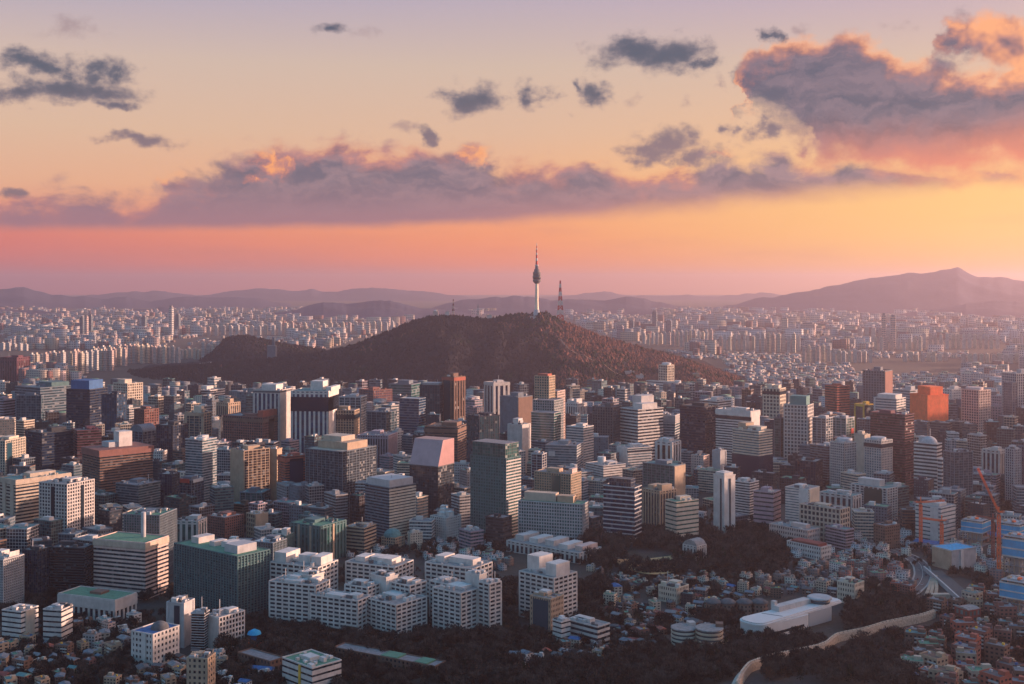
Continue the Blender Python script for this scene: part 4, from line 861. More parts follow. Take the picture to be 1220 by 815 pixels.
T('school_building', 'pale pink school block with close window rows', 'school', (917, 962, 976), (633, 654), 'punch', 'pink', 'dark', 'roofpale', pitch=6, asp=2.4, ref='the pale pink school')
T('mansion', 'white villa with a dark red roof on a wooded rise', 'villa', (938, 978, 990), (653, 668), 'punch', 'white', 'dark', 'dred', pitch=6, asp=2.4, roof=False, extras=[('cap', .8, 3, 'dred')], ref='the red-roofed white villa')
T('apartment_building', 'pale yellow-green flats with corner stair tower', 'apartments', (998, 1018, 1029), (697, 721), 'punch', 'cream', 'dark', 'greenr', pitch=6, ref='the pale corner flats')
T('school_building', 'cream low school with green roof among the small houses', 'school', (785, 806, 820), (702, 720), 'punch', 'cream', 'dark', 'greenr', pitch=6, ref='the green-roofed cream school')
T('theatre', 'orange hall with a bright blue flat roof', 'theatre', (1111, 1134, 1163), (657, 680), 'solid', 'lgrey', 'dark', 'sky', asp=.7, roof=False, extras=[('panel', 'f', 0, .98, 'tan'), ('panel', 'r', -.1, .12, 'white')], ref='the blue-roofed orange hall')
T('brick_hall', 'small dark red hall with a pale gabled roof', 'hall', (1138, 1154, 1168), (729, 744), 'grid', 'dred', 'pale', 'roofpale', pitch=7, bay=6, roof=False, extras=[('vault', 3, 'roofpale')], ref='the dark red hall')
T('apartment_building', 'brown-orange flats with one bright tan side at the lower frame edge', 'apartments', (223, 247, 256), (786, 832), 'punch', 'tan', 'dark', 'roofgrey', pitch=7, bay=7, ref='the brown-orange flats')
T('school_building', 'white school with yellow stripe and dark window bands', 'school', (337, 372, 406), (797, 826), 'thick', 'white', 'dark', 'greenr', pitch=8, asp=1.4, extras=[('panel', 'f', .1, .06, 'yellow')], ref='the yellow-striped white school')
T('school_building', 'long low brick wing with green roof patches among dark trees', 'school', (398, 518, 530), (795, 806), 'punch', 'brown', 'dark', 'roofgrey', pitch=6, bay=6, asp=7, roof=False, extras=[('box', .36, 0, .12, .9, 2, 'greenr'), ('box', .05, 0, .16, .9, 2, 'greenr')], ref='the long brick wing')
T('school_building', 'low brown brick range beside a bright blue roof', 'school', (284, 322, 337), (789, 802), 'punch', 'brown', 'dark', 'roofgrey', pitch=6, bay=6, asp=3, roof=False)
# ---------------------------------------------------------------- the tall tower on the hill and its neighbours
def at(px, py, Y): return ((px - CX) / F * Y, Y, CAMZ - (py - HY) / F * Y)
Yt = 4190.0; s_ = Yt / F
bx, by, bz = at(639.5, 374, Yt)
root = empty('observation_tower', (bx, by, bz)); tag(root, 'slim white observation tower with a dark round pod and banded antenna on the hilltop', 'tower')
zz = lambda py: (374 - py) * s_
lathe('base_building', [(13, -8), (13, 3), (11, 3.5), (11, 8), (9, 9), (9, 14), (7, 15)], wall('lgrey'), root, 20)
lathe('shaft', [(7.2, 12), (6.0, zz(362)), (5.4, zz(345)), (5.2, zz(336))], mat_plain('tower_white_sun_tint', (.80, .68, .50), .6, .05, .1), root, 24)  # gold of the low sun put into the white shaft's colour
lathe('lower_deck', [(6, zz(338)), (11, zz(336.4)), (13.5, zz(335)), (13.5, zz(333.4)), (11.5, zz(333))], wall('dgrey'), root, 28)
lathe('pod_glazing', [(11.5, zz(333)), (14.2, zz(331.8)), (14.2, zz(328.5)), (11.8, zz(328))], glass('dark'), root, 28)
lathe('pod', [(11.8, zz(328)), (13.2, zz(327)), (13.2, zz(324.5)), (9.5, zz(323.6)), (9.0, zz(321)), (6, zz(320.4)), (5.4, zz(317))], wall('dgrey'), root, 28)
lathe('pod_collar', [(6.4, zz(317)), (6.4, zz(315.6)), (3.6, zz(315.2))], wall('lgrey'), root, 20)
for i, (a, b_) in enumerate(zip([315.2, 311, 307.6, 304, 301, 298, 295.4, 293], [311, 307.6, 304, 301, 298, 295.4, 293, 289.5])):
    r0 = 4.0 - i * .38
    lathe('antenna_section', [(r0, zz(a)), (r0 - .3, zz(b_))], wall('red') if i % 2 == 0 else wall('white'), root, 10)
for p_ in (311, 304, 298): lathe('antenna_platform', [(4.2, zz(p_)), (4.2, zz(p_) + 1)], wall('dgrey'), root, 12)
LAND.append(('the slim observation tower', 632, 647, 290, 374, Yt, True))

def lattice_mast(name, label, px, py0, py1, Y, base_r, bands, col):
    x, y, z = at(px, py0, Y); s = Y / F; H = (py0 - py1) * s
    root = empty(name, (x, y, z - 4)); tag(root, label, 'mast')
    nb = bands; zs = [H * (1 - (1 - i / nb) ** 1.15) for i in range(nb + 1)]; rr = [base_r * (1 - i / nb) ** 1.25 + .5 for i in range(nb + 1)]
    def bar(v, f, a, b_, t):
        a, b_ = Vector(a), Vector(b_); d = (b_ - a).normalized(); u = d.orthogonal().normalized() * t; w_ = d.cross(u).normalized() * t
        o = len(v); v += [tuple(p + q) for p in (a, b_) for q in (u, w_, -u, -w_)]
        f += [(o + k_, o + (k_ + 1) % 4, o + 4 + (k_ + 1) % 4, o + 4 + k_) for k_ in range(4)]
    for i in range(nb):
        v, f = [], []
        A = [(sx * rr[i], sy * rr[i], zs[i]) for sx, sy in ((-1, -1), (1, -1), (1, 1), (-1, 1))]
        B = [(sx * rr[i + 1], sy * rr[i + 1], zs[i + 1]) for sx, sy in ((-1, -1), (1, -1), (1, 1), (-1, 1))]
        t = max(.9, base_r * .26)
        for k_ in range(4):
            n = (k_ + 1) % 4
            bar(v, f, A[k_], B[k_], t); bar(v, f, A[k_], B[n], t * .6); bar(v, f, A[n], B[k_], t * .6); bar(v, f, B[k_], B[n], t * .6)
        mesh_obj('lattice_section', v, f, wall(col[i % 2]), root)
    for i in (nb // 3, nb * 2 // 3):
        part('platform', wall('white'), root, (0, 0, zs[i]), (rr[i] * 2.6, rr[i] * 2.6, 1.6))
    LAND.append(('the ' + label.split(' standing')[0].split(' on the')[0], px - 6, px + 6, py1, py0, Y, False))
lattice_mast('radio_mast', 'red and white lattice mast standing just down the slope from the observation tower', 667.5, 380, 333, 4230, 10, 9, ('red', 'white'))
lattice_mast('radio_mast', 'small dark red lattice mast on the lower hill crest', 540, 377, 355, 4210, 4.5, 7, ('dred', 'pink'))
lattice_mast('radio_mast', 'grey lattice mast between the two crests of the hill', 569.5, 379, 361, 4210, 3.5, 6, ('grey', 'lgrey'))
def hut(name, label, cat, px, py, wpx, hpx, Y, c, dome=False):
    x, y, z = at(px, py, Y); s = Y / F
    root = empty(name, (x, y, z - 3)); tag(root, label, cat)
    part('wall', wall(c), root, (0, 0, 0), (wpx * s, wpx * s * .8, hpx * s + 3)); part('roof', roofm('roofpale'), root, (0, 0, hpx * s + 3), (wpx * s + 1.2, wpx * s * .8 + 1.2, .8))
    part('stair_hut', wall(c), root, (wpx * s * .2, 0, hpx * s + 3.5), (wpx * s * .3, wpx * s * .3, hpx * s * .5))
    if dome: lathe('dome', [(wpx * .35 * s * math.cos(a), wpx * .3 * s * math.sin(a)) for a in np.linspace(0, 1.5, 8)], wall('white'), root, 16, (0, 0, hpx * s + 3))
    return root
hut('summit_building', 'pale hut with a white radar dome on the lower hill crest', 'hut', 519, 375, 6, 4, 4205, 'pink', True)
hut('summit_building', 'white two-storey hut close to the dark red mast', 'hut', 533, 374.5, 5, 3, 4205, 'white')
hut('summit_building', 'grey cable-car station hut just below the summit', 'hut', 635, 381, 7, 4, 4150, 'lgrey')
hut('summit_building', 'pale hut between grey mast and summit', 'hut', 583, 378, 6, 2.5, 4200, 'pale')
hut('hillside_building', 'cream lookout building halfway down the sunlit slope', 'building', 673, 430, 5, 4, 3850, 'cream')
hut('hillside_building', 'small pale building below the cream lookout on the slope', 'building', 678, 436, 9, 3, 3800, 'pink')
hut('hillside_building', 'tiny white roofed building alone on the dark slope', 'building', 722, 437, 5, 2, 3800, 'white')
hut('hillside_building', 'pale row building above the domed hillside tower', 'building', 750, 445, 11, 2.5, 3700, 'pink')
hut('hillside_building', 'long pale building under the red slope', 'building', 762, 450, 9, 3, 3660, 'pale')
hut('hillside_building', 'sun-touched orange building behind the domed hillside tower', 'building', 829, 449, 8, 4, 3650, 'tan')
hut('hillside_building', 'small yellow-lit house at the foot of the hill', 'building', 829, 466, 6, 5, 3450, 'yellow')
hut('hillside_building', 'grey-green slab tower sunk in the dark lower hill', 'building', 324, 432, 10, 20, 4300, 'slate')
hut('hillside_building', 'pale low hall at the edge of the dark wood under far apartments', 'building', 246, 436, 16, 3, 4330, 'lgrey')

# ---------------------------------------------------------------- what hides what: skyline of everything placed so far, column by column
BLD = []          # (Y, x0, x1, ytop, ybase)
for l in LAND: BLD.append((l[5], l[1], l[2], l[3], l[4]))
def rad(w, d): return .5 * math.hypot(w, d)
GRID = {}
def put_foot(x, y, w, d, th):
    r = rad(w, d)
    for i in range(int((x - r) // 60), int((x + r) // 60) + 1):
        for j in range(int((y - r) // 60), int((y + r) // 60) + 1): GRID.setdefault((i, j), []).append((x, y, w, d, th))
for f_ in FOOT: put_foot(*f_)
def _ov(a, b):
    for (x, y, w, d, th), (X, Y_, W_, D_, TH) in ((a, b), (b, a)):
        ax = ((math.cos(th), -math.sin(th), w / 2), (math.sin(th), math.cos(th), d / 2))
        for ux, uy, half in ax:
            dist = abs((X - x) * ux + (Y_ - y) * uy)
            oth = abs(math.cos(TH) * ux - math.sin(TH) * uy) * W_ / 2 + abs(math.sin(TH) * ux + math.cos(TH) * uy) * D_ / 2
            if dist > half + oth: return False
    return True
def is_free(x, y, w, d, th, gap=2.0):
    r = rad(w, d) + gap; me_ = (x, y, w + gap, d + gap, th)
    for i in range(int((x - r) // 60), int((x + r) // 60) + 1):
        for j in range(int((y - r) // 60), int((y + r) // 60) + 1):
            for o in GRID.get((i, j), ()):
                if _ov(me_, o): return False
    return True
def cover(Y):
    """lowest-numbered picture row hidden by nearer buildings, per column"""
    top = np.full(1400, 2000.0)
    for (Yb, x0, x1, yt, yb) in BLD:
        if Yb < Y - 5:
            a, b_ = int(max(0, x0 + 90)), int(min(1399, x1 + 90))
            if b_ > a: top[a:b_ + 1] = np.minimum(top[a:b_ + 1], yt)
    return top

# open or wooded places kept free of houses (photograph outlines, on the ground)
def inside(px, py, poly):
    c = False; n = len(poly)
    for i in range(n):
        (x1, y1), (x2, y2) = poly[i], poly[(i + 1) % n]
        if (y1 > py) != (y2 > py) and px < (x2 - x1) * (py - y1) / (y2 - y1) + x1: c = not c
    return c
WOODS = [[(690, 640), (920, 628), (945, 650), (930, 690), (870, 682), (800, 690), (740, 690), (700, 668)],
         [(715, 815), (735, 785), (800, 778), (860, 770), (890, 762), (1000, 752), (1010, 722), (1100, 718), (1112, 738), (1060, 752), (1080, 770), (1085, 830), (715, 830)],
         [(290, 745), (330, 748), (440, 765), (590, 760), (640, 760), (650, 770), (600, 785), (640, 830), (530, 830), (520, 788), (400, 786), (335, 790), (280, 790), (250, 770)],
         [(600, 795), (700, 800), (720, 830), (600, 830)], [(592, 705), (618, 700), (620, 760), (594, 760)], [(684, 700), (720, 700), (712, 745), (686, 745)], [(830, 735), (888, 735), (884, 755), (830, 750)]]
ROAD = [(1040, 648), (1066, 658), (1088, 666), (1098, 680), (1097, 694), (1086, 706), (1074, 714)]
OPEN = [[(1095, 684), (1160, 690), (1150, 722), (1090, 718)], [(745, 656), (800, 656), (800, 674), (745, 674)], [(880, 712), (1005, 712), (1005, 765), (880, 765)]]
def blocked(px, py, woods=True):
    return any(inside(px, py, p) for p in OPEN) or (woods and any(inside(px, py, p) for p in WOODS)) or any(math.hypot(px - a, (py - b_) * 2) < 9 for a, b_ in ROAD)

# ---------------------------------------------------------------- the old stone wall over the wooded rise
WALLP = [(878, 826), (884, 812), (893, 801), (906, 796), (920, 791), (940, 787), (962, 782), (975, 779), (985, 775), (992, 768), (998, 764), (1010, 762), (1030, 758), (1055, 750), (1080, 745), (1100, 741), (1113, 736)]
M_stone = mat_plain('old_stone', (.46, .38, .30), .9, .35, .6)
wpts = [Vector(ground(a, b_)) for a, b_ in WALLP]
fine = []
for a, b_ in zip(wpts, wpts[1:]):
    k_ = max(1, int((b_ - a).length / 5))
    for i in range(k_): fine.append(a.lerp(b_, i / k_))
fine.append(wpts[-1])
for p in fine: p.z = float(gz(p.x, p.y))
for _ in range(2):
    for i in range(1, len(fine) - 1): fine[i] = (fine[i - 1] + fine[i] * 2 + fine[i + 1]) / 4
def strip(name, pts, half, z0, z1, mat, parent=None, off=0.0):
    v, f = [], []
    for i, p in enumerate(pts):
        d = (pts[min(i + 1, len(pts) - 1)] - pts[max(i - 1, 0)]); d.z = 0; d.normalize(); nrm = Vector((-d.y, d.x, 0)); c = p + nrm * off
        for s, z in ((-half, z0), (half, z0), (half, z1), (-half, z1)): v.append((c.x + nrm.x * s, c.y + nrm.y * s, p.z + z))
    for i in range(len(pts) - 1):
        o = i * 4; f += [(o + k_, o + (k_ + 1) % 4, o + 4 + (k_ + 1) % 4, o + 4 + k_) for k_ in range(4)]
    f += [(0, 1, 2, 3), tuple(len(v) - 4 + k_ for k_ in (3, 2, 1, 0))]
    return mesh_obj(name, v, f, mat, parent)
root = empty('city_wall', (0, 0, 0)); tag(root, 'old pale stone wall winding over the wooded rise past the curved white museum', 'wall')
strip('wall', fine, 1.5, -2, 6.6, M_stone, root)
strip('walkway', fine, 1.7, -.5, 2.6, mat_plain('walkway_paving', (.46, .40, .34), .9, .2, .5), root, 3.0)
me = unit(M_stone)
for i in range(0, len(fine) - 1):
    p, q = fine[i], fine[i + 1]; d = q - p; c = (p + q) / 2
    if d.length < 1: continue
    o = part('parapet_block', M_stone, root, (c.x, c.y, c.z + 6.55), (d.length * .82, 1.2, 1.3)); o.rotation_euler = (0, 0, math.atan2(d.y, d.x))
LAND.append(('the old stone wall', 880, 1113, 736, 815, 950, True))
def wall_near(x, y):
    return any(abs(p.x - x) < 7 + .22 * max(0, p.y - y) and -5 < p.y - y < 17 for p in fine)
for p in fine: put_foot(p.x, p.y, 7, 7, 0)

# ---------------------------------------------------------------- the curved white museum
x0, y0, g0 = ground(890, 760); x1, y1, _ = ground(993, 734)
cx_, cy_ = (x0 + x1) / 2, (y0 + y1) / 2; ang = math.atan2(y1 - y0, x1 - x0); Lm = math.hypot(x1 - x0, y1 - y0)
root = empty('museum', (cx_, cy_, g0 - 1), ang); tag(root, 'long curved white museum with a rounded end and a disc on its roof', 'museum')
def slab(name, pts, z0, z1, mat, par, slope=0.0):
    n = len(pts); v = [(a, b_, z0) for a, b_ in pts] + [(a, b_, z1 + slope * a) for a, b_ in pts]
    return mesh_obj(name, v, [tuple(range(n, 2 * n))] + [(i, (i + 1) % n, n + (i + 1) % n, n + i) for i in range(n)], mat, par)
def bean(L, wd, inset=0.0, bend=5.0):
    """plan with a round western end, bowed sides and a pointed eastern tip"""
    pts = []
    for i in range(13): a = math.pi / 2 + math.pi * i / 12; pts.append((-L / 2 + wd / 2 + (wd / 2 - inset) * math.cos(a), (wd / 2 - inset) * math.sin(a)))
    for i in range(1, 9): t_ = i / 8; pts.append((-L / 2 + wd / 2 + (L - wd / 2 - inset) * t_, -(wd / 2 - inset) * (1 - t_ ** 3 * .75)))
    for i in range(0, 8): t_ = 1 - i / 8; pts.append((-L / 2 + wd / 2 + (L - wd / 2 - inset) * t_, (wd / 2 - inset) * (1 - t_ ** 3 * .55)))
    return [(a, b_ + bend * ((2 * a / L) ** 2)) for a, b_ in pts]
wd = 27.0
def loaf(x0_, x1_, wd, r_, taper=1.0):
    """rounded western end, straight sides, softly rounded eastern end"""
    pts = [(x0_ + r_ + r_ * math.cos(a), (wd / 2 - r_) * (1 if a < math.pi else -1) + r_ * math.sin(a)) for a in np.linspace(math.pi / 2, 3 * math.pi / 2, 15)]
    w2 = wd * taper; q = r_ * .45
    pts += [(x1_ - q + q * math.cos(a), (w2 / 2 - q) * (-1 if a < 0 else 1) + q * math.sin(a)) for a in np.linspace(-math.pi / 2, math.pi / 2, 9)]
    return pts
M_mus = mat_plain('museum_cladding', (.62, .60, .58), .55, .06, .1)
h_ = Lm / 2
slab('wall', loaf(-h_, h_ * .15, wd, 11), 0, 12.5, M_mus, root)
slab('glazing', loaf(h_ * .12, h_ * .74, wd * .8, 5), 0, 12.4, glass('dark', 'lgrey', .12, .05), root)
slab('roof_edge', loaf(-h_ - .4, h_ + 4, wd + .8, 11.4, .62), 12.5, 14.0, M_mus, root)
slab('roof', loaf(-h_ + 1.2, h_ + 2.6, wd - 2.6, 10, .6), 14.0, 15.2, M_mus, root)
part('roof_house', wall('pale'), root, (h_ * .12, wd * .22, 15), (h_ * .75, wd * .3, 4.6))
lathe('disc_glazing', [(9.0, 15), (9.6, 18.2)], glass('teal'), root, 32, (h_ * .66, 0, 0))
lathe('roof_disc', [(9.8, 18.2), (11.2, 19.0), (11.2, 20.0), (10, 20.6)], wall('lgrey'), root, 32, (h_ * .66, 0, 0))
part('roof_groove', wall('char'), root, (-h_ * .45, 0, 14.1), (1.2, wd * .7, 1.2), .35)
part('lift_tower', wall('pale'), root, (-h_ * .2, 10, 12), (4, 4, 11))
part('window_band', M_win, root, (-h_ * .35, -wd / 2 - .05, 3), (h_ * .7, .4, 2.2))
LAND.append(('the curved white museum', 886, 998, 716, 760, 1080, True)); put_foot(cx_, cy_, Lm, wd, -ang)

# four round brown houses, curved tan flats
for i, px in enumerate((850, 867, 887, 905)):
    x, y, g = ground(px, 733); root = empty('round_house', (x, y, g - 1))
    tag(root, ['round brown brick house at the outer end of the row of four', 'round brown brick house between the outer one and the widest', 'round brown brick house, third along the row of four', 'round brown brick house closest to the curved white museum'][i], 'house', 'row of round brown houses')
    lathe('wall', [(7.2, 0), (7.2, 13)], wall('brown'), root, 20); lathe('roof', [(7.8, 13), (7.8, 13.8), (3, 16.5)], roofm('dgrey'), root, 20)
    for fl in range(3):
        for k_ in range(5):
            a = -math.pi / 2 + (k_ - 2) * .5; part('window', M_win, root, (7.2 * math.cos(a), 7.2 * math.sin(a), 2 + fl * 3.8), (1.5, .3, 1.7), a + math.pi / 2)
    put_foot(x, y, 15, 15, 0)
for i, (px, py, s) in enumerate(((815, 770, 1.0), (845, 772, 1.05), (832, 780, .9))):
    x, y, g = ground(px, py); root = empty('curved_apartment_building', (x, y, g - 1), [.2, -.15, .05][i]); root.scale = (s, s, s)
    tag(root, ['curved tan flats with deep balconies at the wood edge, the higher pair\'s inner one', 'curved tan flats with a blank brown end beside the wood', 'low white flats with a green roof before the curved tan flats'][i], 'apartments')
    if i < 2:
        for fl in range(5):
            lathe('storey', [(11, fl * 3.3), (11, fl * 3.3 + 1.7)], wall('beige' if i == 0 else 'tan'), root, 26); lathe('window_band', [(10.4, fl * 3.3 + 1.7), (10.4, fl * 3.3 + 3.3)], glass('dark'), root, 26)
        lathe('roof', [(11.2, 16.5), (11.2, 17.4), (10.6, 17.4)], roofm('roofpale'), root, 26)
        part('stair_tower', wall('brown' if i else 'pale'), root, (8, 5, 0), (6, 7, 20))
    else:
        part('wall', wall('white'), root, (0, 0, 0), (22, 11, 8)); part('roof', roofm('greenr'), root, (0, 0, 8), (22.6, 11.6, .5))
        for k_ in range(7): part('window', M_win, root, (-9 + 3 * k_, -5.55, 4.6), (1.7, .2, 1.7)); part('window', M_win, root, (-9 + 3 * k_, -5.55, 1.4), (1.7, .2, 1.7))
    put_foot(x, y, 24, 22, 0)

# ---------------------------------------------------------------- road, sand field, building sites, cranes
rp = [Vector(ground(a, b_)) for a, b_ in [(1030, 640), (1050, 650), (1070, 658), (1088, 665), (1098, 674), (1100, 686), (1095, 697), (1083, 707), (1066, 717)]]
rf_ = []
for a, b_ in zip(rp, rp[1:]):
    for i in range(6): rf_.append(a.lerp(b_, i / 6))
rf_.append(rp[-1])
for _ in range(4):
    for i in range(1, len(rf_) - 1): rf_[i] = (rf_[i - 1] + rf_[i] * 2 + rf_[i + 1]) / 4
for p in rf_: p.z = float(gz(p.x, p.y)) + .3
tag(strip('road', rf_, 8.0, -.6, .05, mat_plain('asphalt', (.10, .10, .10), .9, .15, .3)), kind='structure')
for s in (-8.3, 8.3): tag(strip('pavement', rf_, .9, -.6, .2, mat_plain('paving', (.33, .31, .29), .9, .15, .4), None, s), kind='structure')
tag(strip('road_markings', rf_, .18, .0, .08, wall('white')), kind='structure')
CARC = [wall('white'), wall('dgrey'), wall('char'), wall('lgrey'), wall('red'), wall('navy')]
CARN = ['white', 'dark grey', 'black', 'silver', 'red', 'navy']
v_ = [(-2.2, -.9, .35), (2.2, -.9, .35), (2.2, .9, .35), (-2.2, .9, .35), (-2.2, -.88, .95), (2.2, -.88, .85), (2.2, .88, .85), (-2.2, .88, .95)]
f_ = [(0, 1, 5, 4), (1, 2, 6, 5), (2, 3, 7, 6), (3, 0, 4, 7), (4, 5, 6, 7), (3, 2, 1, 0)]
cab_ = bpy.data.meshes.new('cabin'); cab_.from_pydata([(-1.7, -.8, .9), (1.0, -.8, .88), (1.0, .8, .88), (-1.7, .8, .9), (-1.2, -.68, 1.5), (.3, -.68, 1.5), (.3, .68, 1.5), (-1.2, .68, 1.5)], [], f_); cab_.materials.append(M_win)
whl = bpy.data.meshes.new('wheel'); whl.from_pydata([(.33 * math.cos(a), y_, .33 * math.sin(a)) for y_ in (-.1, .1) for a in np.linspace(0, 6.283, 11)[:-1]], [], [(i, (i + 1) % 10, 10 + (i + 1) % 10, 10 + i) for i in range(10)] + [tuple(range(10)), tuple(range(19, 9, -1))]); whl.materials.append(wall('char'))
BODY = []
for m_ in CARC:
    me = bpy.data.meshes.new('body'); me.from_pydata(v_, [], f_); me.materials.append(m_); BODY.append(me)
CARW = ['first coming out of the bend', 'following along the bend', 'midway on the curved road', 'halfway to the sunken road', 'ahead of the others', 'by the kerb']
for k_ in range(14):
    i = 6 + k_ * 3; side = (-3.4 if k_ % 2 else 3.4); p, q = rf_[i], rf_[i + 1]; d = (q - p).normalized(); nrm = Vector((-d.y, d.x, 0)); ci = (k_ * 5 + k_ // 6) % 6
    cr = empty('car', p + nrm * side + Vector((0, 0, .1)), math.atan2(d.y, d.x) + (math.pi if k_ % 2 else 0)); tag(cr, f"small {CARN[ci]} car on the curved road near the blue-roofed orange hall", 'car', f"{CARN[ci]} cars on the curved road")
    link(bpy.data.objects.new('body', BODY[ci]), cr); link(bpy.data.objects.new('cabin', cab_), cr)
    for wx, wy in ((-1.35, -.85), (1.35, -.85), (1.35, .85), (-1.35, .85)):
        w_ = bpy.data.objects.new('wheel', whl); w_.location = (wx, wy, .33); link(w_, cr)
# cutting with ramps
cpts = [Vector(ground(a, b_)) for a, b_ in [(1160, 722), (1140, 704), (1124, 690), (1112, 680)]]
for p in cpts: p.z += .35
tag(strip('road', cpts, 9, -.6, .04, MATS['asphalt']), kind='structure')
rw = empty('retaining_wall', (0, 0, 0)); tag(rw, 'pale retaining wall along the sunken road by the blue-roofed orange hall', 'wall')
strip('wall', cpts, .5, -.5, 4.2, wall('lgrey'), rw, 10); strip('coping', cpts, .8, 4.2, 4.6, wall('pale'), rw, 10)
x, y, g = ground(1110, 714); root = empty('slip_ramp', (x, y, g)); tag(root, 'tan concrete ramps curving down into the sunken road', 'ramp')
for i in range(3):
    rr = [Vector(ground(a, b_)) - Vector((x, y, g)) for a, b_ in [(1100 + i * 7, 718 - i), (1106 + i * 5, 704 - i), (1111 + i * 2, 690 - i)]]
    strip('ramp', rr, 1.6, -.3, 1.6 + i * .5, wall('tan'), root)
part('tunnel_portal', wall('beige'), root, (8, 2, 0), (20, 6, 5))
x, y, g = ground(772, 666); v = [(x + 36 * math.cos(a), y + 70 * math.sin(a), g + .06) for a in np.linspace(0, 6.2832, 33)[:-1]]
tag(mesh_obj('sports_ground', v, [tuple(range(32))], mat_plain('sand', (.52, .34, .17), .95, .15, .2)), kind='structure')

def site(label, x0p, x1p, yt, yb, nfl, c, dep=34):
    cen, w, d, th, g, Y = solve((x0p, x1p - (x1p - x0p) * .3, x1p), yb, .9 if True else 1)
    H = CAMZ - (yt - HY) / F * Y - g; root = empty('construction_site', (cen[0], cen[1], g), -th); tag(root, label, 'building site')
    part('core_frame', wall('lgrey'), root, (0, 0, 0), (w * .5, d * .5, H * 1.04)); fhh = H / nfl
    for k_ in range(nfl + 1): part('floor_deck', wall('grey'), root, (0, 0, k_ * fhh), (w, d, .5))
    for z0, z1, cc_ in ((.56, .72, c), (.74, .93, c)):
        v, f = ring_mesh(w + 1.4, d + 1.4, H * (z1 - z0), .4); mesh_obj('safety_screen', v, f, wall(cc_), root).location = (0, 0, H * z0)
    for z0 in (.535, .72, .93):
        v, f = ring_mesh(w + 1.9, d + 1.9, H * .035, .6); mesh_obj('guard_rail', v, f, wall('white'), root).location = (0, 0, H * z0)
    for sx in (-1, -.5, 0, .5, 1):
        for sy in (-1, 1): part('column', wall('tan'), root, (sx * w * .46, sy * d * .46, 0), (.9, .9, H))
    for k_ in range(4): part('formwork', wall(['tan', 'pink', 'orange', 'lgrey'][k_]), root, ((k_ - 1.5) * w * .2, (k_ % 2 - .5) * d * .3, H + .5), (w * .12, d * .2, 2.2))
    LAND.append(('the ' + ' '.join(label.split()[:4]), x0p, x1p, yt, yb, Y, False)); FOOT.append((cen[0], cen[1], w, d, th)); put_foot(cen[0], cen[1], w, d, th)
site('unfinished block wrapped in blue screens with a long pale deck', 1146, 1180, 622, 652, 4, 'sky')
site('unfinished block wrapped in blue screens at the frame edge, upper one', 1188, 1226, 626, 655, 4, 'sky')
site('taller unfinished block with blue screens beside the orange crane', 1195, 1232, 642, 694, 6, 'sky')
site('blue-screened unfinished block standing lowest, above the brick houses', 1192, 1236, 696, 740, 5, 'sky')
def blue_shed(label, pxs, y):
    cen, w, d, th, g, Y = solve(pxs, y[1], 2.0); H = CAMZ - (y[0] - HY) / F * Y - g
    root = empty('shed', (cen[0], cen[1], g), -th); tag(root, label, 'shed')
    part('wall', wall('pale'), root, (0, 0, 0), (w, d, H)); v = [(-w / 2 - .6, -d / 2 - .6, 0), (w / 2 + .6, -d / 2 - .6, 0), (w / 2 + .6, d / 2 + .6, 0), (-w / 2 - .6, d / 2 + .6, 0), (-w / 2, 0, 2.4), (w / 2, 0, 2.4)]
    mesh_obj('roof', v, [(0, 1, 5, 4), (2, 3, 4, 5), (1, 2, 5), (3, 0, 4)], roofm('bluer'), root).location = (0, 0, H)
    for k_ in range(5): part('window', M_win, root, ((k_ - 2) * w * .18, -d / 2 - .05, H * .35), (w * .09, .2, H * .35))
    put_foot(cen[0], cen[1], w, d, th); FOOT.append((cen[0], cen[1], w, d, th))
blue_shed('long shed with bright blue roof behind the blue-roofed orange hall', (1088, 1128, 1136), (651, 657)); blue_shed('blue-roofed shed between the two upper unfinished blocks', (1172, 1200, 1212), (642, 648))
blue_shed('small blue-roofed shed at the end of the old stone wall', (1050, 1060, 1066), (756, 762)); blue_shed('blue-roofed shed at the foot of the rise below the stone wall', (1040, 1058, 1064), (776, 783))
blue_shed('bright blue low roof beside the brown brick range', (296, 322, 328), (800, 806)); blue_shed('long blue-grey roofed hall on the slope under the sunken road', (1094, 1128, 1136), (722, 728)); blue_shed('blue-roofed pavilion among trees at the lower frame edge', (700, 718, 726), (806, 814))

